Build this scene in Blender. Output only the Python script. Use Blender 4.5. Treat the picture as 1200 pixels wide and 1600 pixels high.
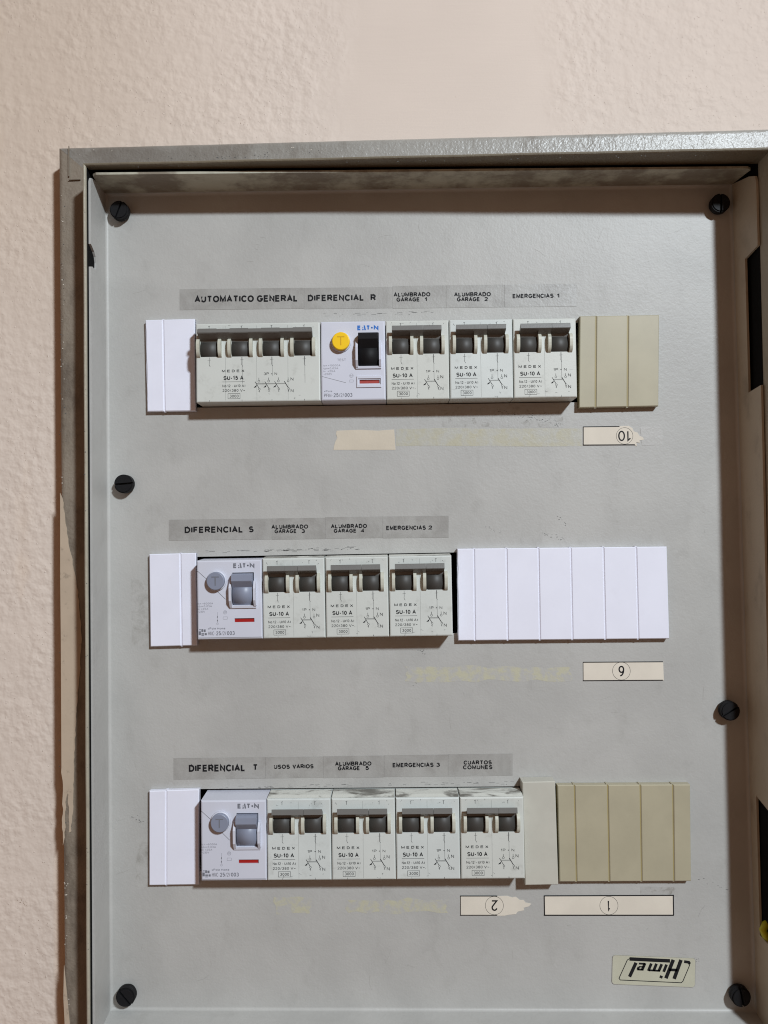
import bpy, bmesh, math, random
from mathutils import Vector, Matrix, geometry

random.seed(7)
for _o in list(bpy.data.objects):
    bpy.data.objects.remove(_o)
SC = bpy.context.scene
COL = SC.collection

# ------------------------------------------------------------------ camera
W, H, FPX = 1200.0, 1600.0, 1155.0          # photograph size and focal length in its pixels
DC = 0.41                                   # metres from the lens to the cover plate
YAW, PITCH, ROLL = math.radians(0.75), math.radians(1.45), 0.0125
fw = Vector((-math.sin(YAW), math.cos(YAW) * math.cos(PITCH), math.sin(PITCH))).normalized()
r0 = fw.cross(Vector((0, 0, 1))).normalized()
u0 = r0.cross(fw)
rt = r0 * math.cos(ROLL) - u0 * math.sin(ROLL)
up = r0 * math.sin(ROLL) + u0 * math.cos(ROLL)
CPOS = Vector((0, -DC, 0))
cam_d = bpy.data.cameras.new('camera')
cam_d.sensor_fit = 'VERTICAL'
cam_d.sensor_height = 24.0
cam_d.lens = 24.0 * FPX / H
cam_d.clip_start, cam_d.clip_end = 0.01, 20
cam = bpy.data.objects.new('camera', cam_d)
COL.objects.link(cam)
cam.matrix_world = Matrix.Translation(CPOS) @ Matrix((rt, up, -fw)).transposed().to_4x4()
SC.camera = cam
SC.render.resolution_x, SC.render.resolution_y = 768, 1024


def at(px, py, d):
    """point of the place (millimetres, x right and z up) seen at a photo pixel, d mm in front of the cover plate"""
    v = fw + rt * ((px - W / 2) / FPX) - up * ((py - H / 2) / FPX)
    t = (-d * 0.001 - CPOS.y) / v.y
    p = CPOS + v * t
    return (p.x * 1000, p.z * 1000)


# ------------------------------------------------------------------ light
world = bpy.data.worlds.new('World')
SC.world = world
world.use_nodes = True
bg = world.node_tree.nodes['Background']
bg.inputs['Color'].default_value = (1.0, 0.60, 0.40, 1)
bg.inputs['Strength'].default_value = 0.20
ld = bpy.data.lights.new('ceiling_lamp', 'AREA')
ld.shape = 'RECTANGLE'
ld.size, ld.size_y = 0.18, 0.10
ld.energy = 44
ld.color = (0.84, 0.93, 1.0)
lamp = bpy.data.objects.new('ceiling_lamp', ld)
COL.objects.link(lamp)
lamp.location = (0.67, -1.2, 0.785)
# the fixture looks down past the lower left of the box, so the light falls off gently across it
_a = (Vector((0.18, 0, 0.2)) - lamp.location).normalized()
_b = (Vector((-0.17, 0, -0.22)) - lamp.location).normalized()
lamp.rotation_euler = (Matrix.Rotation(math.radians(44), 3, _a.cross(_b).normalized()) @ _b).to_track_quat('-Z', 'Y').to_euler()
SC.view_settings.view_transform = 'Standard'
SC.view_settings.look = 'None'
SC.view_settings.exposure = 0
SC.view_settings.gamma = 1
SC.cycles.filter_width = 1.1
SC.cycles.max_bounces = 8
SC.cycles.transparent_max_bounces = 8


# ------------------------------------------------------------------ materials
def srgb(r, g, b):
    f = lambda c: c / 12.92 if c <= 0.04045 else ((c + 0.055) / 1.055) ** 2.4
    return (f(r / 255), f(g / 255), f(b / 255), 1)


class NT:
    def __init__(s, name):
        s.m = bpy.data.materials.new(name)
        s.m.use_nodes = True
        s.n = s.m.node_tree.nodes
        s.l = s.m.node_tree.links
        s.b = s.n['Principled BSDF']
        s.geo = s.n.new('ShaderNodeNewGeometry')

    def noise(s, scale, detail=3, rough=0.55, stretch=None, dist=0.0, off=None):
        t = s.n.new('ShaderNodeTexNoise')
        t.inputs['Scale'].default_value = scale
        t.inputs['Detail'].default_value = detail
        t.inputs['Roughness'].default_value = rough
        t.inputs['Distortion'].default_value = dist
        mp = s.n.new('ShaderNodeMapping')
        if stretch:
            mp.inputs['Scale'].default_value = stretch
        if off:
            mp.inputs['Location'].default_value = off
        s.l.new(s.geo.outputs['Position'], mp.inputs[0])
        s.l.new(mp.outputs[0], t.inputs['Vector'])
        return t.outputs['Fac']

    def ramp(s, fac, lo, hi, a=0.0, b=1.0):
        r = s.n.new('ShaderNodeMapRange')
        r.interpolation_type = 'SMOOTHSTEP'
        for k, v in ((1, lo), (2, hi), (3, a), (4, b)):
            r.inputs[k].default_value = v
        s.l.new(fac, r.inputs[0])
        return r.outputs[0]

    def math(s, op, a, b):
        m = s.n.new('ShaderNodeMath')
        m.operation = op
        for i, v in enumerate((a, b)):
            if isinstance(v, (int, float)):
                m.inputs[i].default_value = v
            else:
                s.l.new(v, m.inputs[i])
        return m.outputs[0]

    def mix(s, fac, a, b):
        m = s.n.new('ShaderNodeMix')
        m.data_type = 'RGBA'
        for i, v in ((0, fac), (6, a), (7, b)):
            if isinstance(v, (tuple, float, int)):
                m.inputs[i].default_value = v
            else:
                s.l.new(v, m.inputs[i])
        return m.outputs[2]

    def xyz(s):
        t = s.n.new('ShaderNodeSeparateXYZ')
        s.l.new(s.geo.outputs['Position'], t.inputs[0])
        return t.outputs

    def color(s, c):
        if isinstance(c, tuple):
            s.b.inputs['Base Color'].default_value = c
        else:
            s.l.new(c, s.b.inputs['Base Color'])

    def bump(s, h, strength, dist):
        b = s.n.new('ShaderNodeBump')
        b.inputs['Strength'].default_value = strength
        b.inputs['Distance'].default_value = dist
        s.l.new(h, b.inputs['Height'])
        s.l.new(b.outputs[0], s.b.inputs['Normal'])
        return b

    def set(s, rough=0.5, spec=0.5, metal=0.0):
        s.b.inputs['Roughness'].default_value = rough
        s.b.inputs['Specular IOR Level'].default_value = spec
        s.b.inputs['Metallic'].default_value = metal
        return s


def scale_col(c, k):
    return (c[0] * k, c[1] * k, c[2] * k, 1)


def plain(name, c, rough=0.5, spec=0.5, grime=0.0, gs=120, gcol=(0.10, 0.09, 0.07, 1), bump=0.0, bs=900, var=0.04):
    t = NT(name)
    v = t.ramp(t.noise(60, 4), 0.3, 0.7)
    col = t.mix(v, scale_col(c, 1 - var), scale_col(c, 1 + var))
    if grime:
        g = t.ramp(t.noise(gs, 6, 0.65), 0.56, 0.76, 0, grime)
        col = t.mix(g, col, gcol)
    t.color(col)
    t.set(rough, spec)
    if bump:
        t.bump(t.noise(bs, 2), bump, 0.0002)
    return t.m


def steel(name, c, dirt=0.25, rough=0.42, relief=0.5, dirt_lo=0.52, dirt_hi=0.74, dcol=(0.10, 0.075, 0.055, 1), spots=0.6, spec=0.5, side=0.0, dscale=70):
    t = NT(name)
    big = t.ramp(t.noise(16, 5, 0.6, dist=0.4), 0.3, 0.7)
    col = t.mix(big, scale_col(c, 0.93), scale_col(c, 1.05))
    mid = t.ramp(t.noise(dscale, 6, 0.65, stretch=(1, 1, 0.6)), dirt_lo, dirt_hi, 0, dirt)
    col = t.mix(mid, col, dcol)
    sp = t.ramp(t.noise(420, 3, 0.7), 0.73, 0.78, 0, spots)
    gate = t.ramp(t.noise(28, 3), 0.56, 0.66)
    col = t.mix(t.math('MULTIPLY', sp, gate), col, (0.05, 0.045, 0.035, 1))
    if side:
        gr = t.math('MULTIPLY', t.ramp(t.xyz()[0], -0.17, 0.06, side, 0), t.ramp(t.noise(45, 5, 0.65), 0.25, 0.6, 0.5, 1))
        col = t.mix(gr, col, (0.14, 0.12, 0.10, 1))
    t.color(col)
    orange = t.noise(850, 2, 0.5)
    coarse = t.noise(330, 2, 0.5)
    h = t.math('ADD', t.math('MULTIPLY', orange, 0.5), t.math('MULTIPLY', coarse, 0.7))
    t.bump(h, relief, 0.0006)
    t.set(rough, spec)
    return t.m


def wall_mat():
    t = NT('plaster_paint')
    x, y, z = t.xyz()
    # patch trowelled smooth above the middle of the box
    wob = t.math('MULTIPLY', t.math('SUBTRACT', t.noise(30, 4), 0.5), 0.03)
    xx = t.math('ADD', x, wob)
    a = t.ramp(xx, -0.042, -0.018)
    b = t.ramp(xx, 0.088, 0.108, 1, 0)
    smooth = t.math('MULTIPLY', a, b)
    rough = t.math('SUBTRACT', 1.0, smooth)
    n1 = t.noise(190, 2.4, 0.45)
    n2 = t.noise(480, 2, 0.5)
    n3 = t.noise(75, 2, 0.5)
    lump = t.math('MULTIPLY', t.math('MULTIPLY', n1, 2.6), t.ramp(t.noise(35, 2), 0.3, 0.65, 0.55, 1.15))
    pimple = t.math('MULTIPLY', t.ramp(t.noise(620, 1), 0.70, 0.80), 0.9)
    lump = t.math('ADD', lump, pimple)
    hrough = t.math('ADD', t.math('MULTIPLY', lump, 1.0), t.math('ADD', t.math('MULTIPLY', n2, 0.16), t.math('MULTIPLY', n3, 0.8)))
    strokes = t.noise(60, 4, 0.6, stretch=(0.6, 1, 7))
    canvas = t.noise(800, 2)
    hs = t.math('ADD', t.math('MULTIPLY', strokes, 0.25), t.math('MULTIPLY', canvas, 0.08))
    h = t.math('ADD', t.math('MULTIPLY', hrough, rough), t.math('MULTIPLY', hs, smooth))
    t.bump(h, 0.38, 0.0011)
    c = srgb(215, 201, 189)
    v = t.ramp(t.noise(7, 4), 0.3, 0.7)
    col = t.mix(v, scale_col(c, 0.95), scale_col(c, 1.03))
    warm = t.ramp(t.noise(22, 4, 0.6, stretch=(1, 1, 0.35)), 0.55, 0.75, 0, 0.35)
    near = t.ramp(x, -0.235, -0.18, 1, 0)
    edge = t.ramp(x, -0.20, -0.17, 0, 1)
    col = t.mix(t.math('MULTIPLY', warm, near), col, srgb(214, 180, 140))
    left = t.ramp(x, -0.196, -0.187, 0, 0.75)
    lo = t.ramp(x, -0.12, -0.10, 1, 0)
    col = t.mix(t.math('MULTIPLY', t.math('MULTIPLY', left, lo), t.ramp(z, 0.2, 0.19)), col, srgb(206, 168, 128))  # warm shadow of the box on the wall, put into its colour
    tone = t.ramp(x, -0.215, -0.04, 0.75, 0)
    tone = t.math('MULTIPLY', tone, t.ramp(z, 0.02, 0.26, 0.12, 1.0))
    col = t.mix(tone, col, srgb(199, 182, 165))  # dimmer, warmer light towards the upper left, put into the wall colour
    pin = t.ramp(t.noise(500, 2, 0.7), 0.76, 0.79, 0, 0.55)
    col = t.mix(pin, col, srgb(140, 110, 90))
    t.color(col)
    t.set(0.6, 0.2)
    return t.m


COVER = (174, 173, 169)
M = {}
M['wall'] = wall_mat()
M['cover'] = steel('light_grey_cover_paint', srgb(*COVER), dirt=0.12, rough=0.47, relief=0.26, dcol=(0.13, 0.12, 0.10, 1), spec=0.35)
M['tray'] = steel('grimy_cover_edge_paint', srgb(178, 176, 160), dirt=0.7, rough=0.45, relief=0.3, dirt_lo=0.42, dirt_hi=0.60, dcol=(0.12, 0.085, 0.06, 1), dscale=34)
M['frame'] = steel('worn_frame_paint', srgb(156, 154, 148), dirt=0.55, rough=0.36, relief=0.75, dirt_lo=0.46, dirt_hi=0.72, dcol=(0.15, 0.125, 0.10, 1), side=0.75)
M['lip'] = steel('frame_lip_paint', srgb(160, 154, 138), dirt=0.35, rough=0.45, relief=0.4)
M['lip_dark'] = steel('shaded_grimy_lip_paint', srgb(112, 104, 88), dirt=0.6, rough=0.5, relief=0.4)  # grime, plus the shade under the top lip put into the colour
M['dirty_frame'] = steel('smoky_frame_paint', srgb(134, 124, 111), dirt=0.6, rough=0.5, relief=0.7, dirt_lo=0.42, dirt_hi=0.72, dcol=(0.06, 0.045, 0.035, 1), spots=0.8)
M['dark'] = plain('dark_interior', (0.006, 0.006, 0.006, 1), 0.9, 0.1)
def aged_plastic(name, c, c2, rough):
    """plastic whose yellowing and dust differ from one object to the next"""
    t = NT(name)
    oi = t.n.new('ShaderNodeObjectInfo')
    v = t.ramp(t.noise(45, 5, 0.6), 0.3, 0.7)
    col = t.mix(v, scale_col(c, 0.955), scale_col(c, 1.035))
    col = t.mix(t.math('MULTIPLY', oi.outputs['Random'], 0.75), col, c2)
    dust = t.ramp(t.noise(130, 7, 0.7), 0.54, 0.74, 0, 0.22)
    col = t.mix(dust, col, (0.15, 0.14, 0.11, 1))
    scr = t.ramp(t.noise(900, 2, 0.5, stretch=(0.12, 1, 1)), 0.70, 0.76, 0, 0.22)
    col = t.mix(t.math('MULTIPLY', scr, t.ramp(t.noise(60, 2), 0.5, 0.6)), col, (0.12, 0.11, 0.10, 1))
    t.color(col)
    t.bump(t.noise(1500, 2), 0.12, 0.0002)
    t.set(rough, 0.45)
    return t.m


M['medex'] = aged_plastic('pale_green_grey_plastic', srgb(201, 206, 203), srgb(197, 197, 188), 0.42)
M['fin'] = plain('aged_cream_plastic', srgb(190, 189, 175), 0.45, 0.45, grime=0.35, gs=220)
M['toggle'] = plain('olive_grey_plastic', srgb(106, 105, 102), 0.42, 0.5, grime=0.2, gs=200, bump=0.15)
M['drum'] = plain('dark_grey_plastic', srgb(62, 60, 57), 0.55, 0.5)
M['white'] = plain('white_blank_plastic', srgb(226, 227, 239), 0.45, 0.45, grime=0.03, gs=70, var=0.015)
M['rcd'] = plain('cool_white_plastic', srgb(201, 203, 214), 0.42, 0.45, var=0.015)
M['beige'] = plain('yellowed_beige_plastic', srgb(168, 161, 138), 0.45, 0.4, grime=0.10, gs=50, gcol=(0.28, 0.26, 0.20, 1))
M['amber'] = plain('amber_groove_plastic', srgb(156, 142, 98), 0.5, 0.4)
M['spacer'] = plain('pale_grey_plastic', srgb(186, 184, 173), 0.42, 0.4, grime=0.08, gs=60)
M['rcd_grey'] = plain('blue_grey_plastic', srgb(130, 136, 153), 0.42, 0.5, var=0.02)
M['black_plastic'] = plain('black_plastic', (0.008, 0.008, 0.009, 1), 0.6, 0.2, bump=0.2)
M['yellow'] = plain('yellow_plastic', srgb(240, 196, 20), 0.38, 0.5, var=0.02)
M['yellow_dark'] = plain('embossed_yellow_edge', srgb(205, 160, 15), 0.4, 0.5)
M['red'] = plain('red_flag_plastic', srgb(158, 30, 28), 0.35, 0.5)
M['red_pale'] = plain('pale_red_flag_plastic', srgb(160, 66, 60), 0.35, 0.5)
M['ink'] = plain('black_ink', (0.010, 0.010, 0.012, 1), 0.6, 0.2)
M['ink_soft'] = plain('worn_ink', (0.10, 0.10, 0.10, 1), 0.6, 0.2)
M['ink_faint'] = plain('faint_ink', (0.27, 0.27, 0.30, 1), 0.6, 0.2)
M['line'] = plain('hairline_ink', (0.30, 0.31, 0.29, 1), 0.6, 0.2)
M['blue'] = plain('blue_ink', srgb(20, 105, 190), 0.5, 0.3)
M['grey_ink'] = plain('grey_ink', srgb(112, 114, 122), 0.5, 0.3)
M['paper'] = plain('aged_paper', srgb(212, 204, 190), 0.8, 0.15, grime=0.12, gs=150, gcol=(0.42, 0.34, 0.26, 1))
M['sticker'] = plain('yellowed_sticker', srgb(184, 182, 163), 0.5, 0.3, grime=0.25, gs=140, gcol=(0.36, 0.32, 0.2, 1))
M['wire_y'] = plain('yellow_wire', srgb(190, 190, 30), 0.4, 0.5)
M['wire_g'] = plain('green_wire', srgb(20, 70, 30), 0.4, 0.5)
M['smear'] = plain('dried_wall_paint', srgb(182, 165, 145), 0.6, 0.3, grime=0.6, gs=230, gcol=(0.16, 0.13, 0.10, 1), bump=0.3, bs=300)
M['scrap'] = plain('dirty_torn_paper', srgb(200, 190, 173), 0.8, 0.15, grime=0.35, gs=240, gcol=(0.36, 0.31, 0.24, 1), bump=0.4, bs=400)
M['tray_side'] = steel('browned_tray_side_paint', srgb(180, 170, 152), dirt=0.3, rough=0.45, relief=0.3)
M['chip'] = plain('bare_primer', srgb(205, 198, 186), 0.6, 0.3)
M['wall_mark'] = plain('plaster_scuff', srgb(150, 128, 112), 0.8, 0.2)
M['scratch'] = plain('fine_scratch', srgb(150, 147, 141), 0.5, 0.3)
M['guts'] = plain('black_wire_sleeve', (0.012, 0.012, 0.012, 1), 0.5, 0.3)


def layer(name, base, c, lo, hi, scale=150, amount=1.0, relief=0.25, rough=0.42, stretch=None, least=0.0):
    """thin residue lying on a painted surface: base paint colour and residue colour broken up by noise"""
    t = NT(name)
    f = t.ramp(t.noise(scale, 6, 0.68, dist=0.5, stretch=stretch), lo, hi, least, amount)
    t.color(t.mix(f, base, c))
    h = t.math('ADD', t.math('MULTIPLY', t.noise(850, 2, 0.5), 0.5), t.math('MULTIPLY', t.noise(330, 2, 0.5), 0.7))
    t.bump(h, relief, 0.0006)
    t.set(rough, 0.45)
    return t.m


CP = srgb(*COVER)
M['tape'] = layer('smoky_label_tape', srgb(163, 162, 158), srgb(147, 145, 141), 0.35, 0.7, 60, relief=0.22)
M['glue'] = layer('yellowed_glue', CP, srgb(184, 181, 156), 0.40, 0.60, 170, amount=0.85)
M['glue_band'] = layer('clear_tape_band', srgb(176, 175, 167), srgb(176, 172, 152), 0.35, 0.65, 120)
M['clear'] = layer('clear_tape', CP, srgb(178, 176, 172), 0.3, 0.7, 90)
M['soot'] = layer('soot_smudge', CP, srgb(140, 138, 132), 0.42, 0.76, 120, amount=0.8)
M['soot_light'] = layer('light_soot_smudge', scale_col(CP, 0.95), srgb(138, 135, 128), 0.5, 0.75, 260)
M['soot_top'] = layer('soot_on_plastic', srgb(205, 206, 198), srgb(70, 64, 56), 0.48, 0.66, 90, 0.85, 0.1, stretch=(0.5, 1, 3))


# ------------------------------------------------------------------ mesh helpers (units: mm, (x, d, z); d = towards the viewer)
class MB:
    def __init__(s):
        s.v, s.f, s.sm = [], [], []

    def add(s, vs, fs, smooth=False):
        o = len(s.v)
        s.v += [tuple(v) for v in vs]
        s.f += [tuple(o + i for i in f) for f in fs]
        s.sm += [smooth] * len(fs)
        return s

    def box(s, x0, x1, d0, d1, z0, z1):
        vs = [(x, d, z) for x in (x0, x1) for d in (d0, d1) for z in (z0, z1)]
        return s.add(vs, [(0, 1, 3, 2), (4, 6, 7, 5), (0, 4, 5, 1), (2, 3, 7, 6), (0, 2, 6, 4), (1, 5, 7, 3)])

    def cbox(s, x0, x1, d0, d1, z0, z1, c=0.4):
        """box whose front edges are rounded by c"""
        rings = [(d0, 0, False), (d1 - c, 0, True), (d1 - c * 0.3, c * 0.3, True), (d1, c, True)]
        vs = []
        for d, i, _ in rings:
            vs += [(x0 + i, d, z0 + i), (x1 - i, d, z0 + i), (x1 - i, d, z1 - i), (x0 + i, d, z1 - i)]
        fs = []
        for k in range(3):
            for j in range(4):
                fs.append((k * 4 + j, k * 4 + (j + 1) % 4, k * 4 + 4 + (j + 1) % 4, k * 4 + 4 + j))
        fs += [(12, 13, 14, 15), (3, 2, 1, 0)]
        return s.add(vs, fs)

    def prism(s, prof, x0, x1, smooth=False):
        """profile of (d, z) points swept along x"""
        n = len(prof)
        vs = [(x0, d, z) for d, z in prof] + [(x1, d, z) for d, z in prof]
        s.add(vs, [(i, (i + 1) % n, n + (i + 1) % n, n + i) for i in range(n)], smooth)
        s.add(vs, [tuple(range(n)), tuple(range(2 * n - 1, n - 1, -1))])
        return s

    def slab(s, outer, d0, d1, holes=()):
        """polygon of (x, z) points with holes, given depth; d may be a function of (x, z)"""
        loops = [list(outer)] + [list(h) for h in holes]
        D0 = d0 if callable(d0) else (lambda x, z: d0)
        D1 = d1 if callable(d1) else (lambda x, z: d1)
        flat = [p for L in loops for p in L]
        tris = geometry.tessellate_polygon([[Vector((p[0], p[1], 0)) for p in L] for L in loops])
        n = len(flat)
        vs = [(x, D1(x, z), z) for x, z in flat] + [(x, D0(x, z), z) for x, z in flat]
        fs = [tuple(t) for t in tris] + [tuple(n + i for i in reversed(t)) for t in tris]
        o = 0
        for L in loops:
            m = len(L)
            for i in range(m):
                a, b = o + i, o + (i + 1) % m
                fs.append((a, b, n + b, n + a))
            o += m
        return s.add(vs, fs)

    def disc(s, cx, cz, r, d0, d1, n=32, c=0.0, dome=0.0):
        rr = [(r, d0), (r, d1 - c)]
        if c:
            rr += [(r - c * 0.3, d1 - c * 0.3), (r - c, d1)]
        if dome:
            rr += [(r * 0.7, d1 + dome * 0.6), (r * 0.35, d1 + dome * 0.9)]
        vs = []
        for q, d in rr:
            vs += [(cx + q * math.cos(2 * math.pi * i / n), d, cz + q * math.sin(2 * math.pi * i / n)) for i in range(n)]
        fs = [(k * n + i, k * n + (i + 1) % n, (k + 1) * n + (i + 1) % n, (k + 1) * n + i)
              for k in range(len(rr) - 1) for i in range(n)]
        s.add(vs, fs, True)
        k = len(rr) - 1
        return s.add(vs, [tuple(k * n + i for i in range(n)), tuple(range(n - 1, -1, -1))])

    def stroke(s, pts, w, d):
        """flat printed line"""
        for (x0, z0), (x1, z1) in zip(pts[:-1], pts[1:]):
            dx, dz = x1 - x0, z1 - z0
            l = math.hypot(dx, dz) or 1
            nx, nz = -dz / l * w / 2, dx / l * w / 2
            s.add([(x0 + nx, d, z0 + nz), (x0 - nx, d, z0 - nz), (x1 - nx, d, z1 - nz), (x1 + nx, d, z1 + nz)], [(0, 1, 2, 3)])
        return s

    def ring(s, cx, cz, r, w, d, n=28, a0=0, a1=360):
        pts = [(cx + r * math.cos(math.radians(a0 + (a1 - a0) * i / n)), cz + r * math.sin(math.radians(a0 + (a1 - a0) * i / n))) for i in range(n + 1)]
        return s.stroke(pts, w, d)

    def ribbon(s, pts, w, d):
        """flat line with mitred joints"""
        n = len(pts)
        closed = n > 2 and math.hypot(pts[0][0] - pts[-1][0], pts[0][1] - pts[-1][1]) < 1e-4
        P_ = pts[:-1] if closed else pts
        n = len(P_)
        L_, R = [], []
        for i in range(n):
            dirs = []
            if i > 0 or closed:
                a, b = P_[i - 1], P_[i]
                dirs.append((b[0] - a[0], b[1] - a[1]))
            if i < n - 1 or closed:
                a, b = P_[i], P_[(i + 1) % n]
                dirs.append((b[0] - a[0], b[1] - a[1]))
            ns = []
            for x, z in dirs:
                l = math.hypot(x, z) or 1e-9
                ns.append((-z / l, x / l))
            mx, mz = sum(q[0] for q in ns), sum(q[1] for q in ns)
            l = math.hypot(mx, mz) or 1e-9
            mx, mz = mx / l, mz / l
            k = min(1 / max(abs(mx * ns[0][0] + mz * ns[0][1]), 0.35), 2.2) * w / 2
            L_.append((P_[i][0] + mx * k, d, P_[i][1] + mz * k))
            R.append((P_[i][0] - mx * k, d, P_[i][1] - mz * k))
        fs = [(i, (i + 1) % n, n + (i + 1) % n, n + i) for i in range(n if closed else n - 1)]
        return s.add(L_ + R, fs)

    def text(s, t, x0, x1, z0, z1, d, bold=0.0, shear=0.0, rot=False):
        """lettering fitted to the box x0..x1, z0..z1"""
        strokes, pen = [], 0.0
        for ch in t:
            if ch == ' ':
                pen += 0.42
                continue
            g, wd = GLYPH[ch]
            strokes += [[(pen + x, z) for x, z in st] for st in g]
            pen += wd + 0.29 + bold * 2.2
        X = [p[0] for st in strokes for p in st]
        h = z1 - z0
        w = h * (0.13 + bold * 2.5)
        a, b = min(X), max(X)
        sx = (x1 - x0 - w) / (b - a) if b > a else 0
        cm = (x0 + x1) / 2
        for i, st in enumerate(strokes):
            q = []
            for x, z in st:
                X_ = x0 + w / 2 + (x - a) * sx if b > a else cm
                Z_ = z0 + w / 2 + z * (h - w)
                if rot:
                    X_, Z_ = x0 + x1 - X_, z0 + z1 - Z_
                q.append((X_, Z_))
            s.ribbon(q, w, d + 0.002 * (i % 3))
        return s

    def build(s, name, mat, parent=None, shade=False, face_front=False):
        me = bpy.data.meshes.new(name)
        me.from_pydata([(x * 0.001, -d * 0.001, z * 0.001) for x, d, z in s.v], [], s.f)
        me.polygons.foreach_set('use_smooth', [bool(q or shade) for q in s.sm])
        bm = bmesh.new()
        bm.from_mesh(me)
        bmesh.ops.remove_doubles(bm, verts=bm.verts, dist=1e-6)
        if any(abs(v[1] - s.v[0][1]) > 1e-6 for v in s.v):
            bmesh.ops.recalc_face_normals(bm, faces=bm.faces)
            if face_front:
                for f in bm.faces:
                    if f.normal.y > 0:
                        f.normal_flip()
        else:
            for f in bm.faces:
                f.normal_update()
                if f.normal.y > 0:
                    f.normal_flip()
        bm.to_mesh(me)
        bm.free()
        me.materials.append(M[mat])
        o = bpy.data.objects.new(name, me)
        COL.objects.link(o)
        if parent is not None:
            o.parent = parent
        return o


def arc(cx, cz, rx, rz, a0, a1, n=10):
    return [(cx + rx * math.cos(math.radians(a0 + (a1 - a0) * i / n)), cz + rz * math.sin(math.radians(a0 + (a1 - a0) * i / n))) for i in range(n + 1)]


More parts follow.
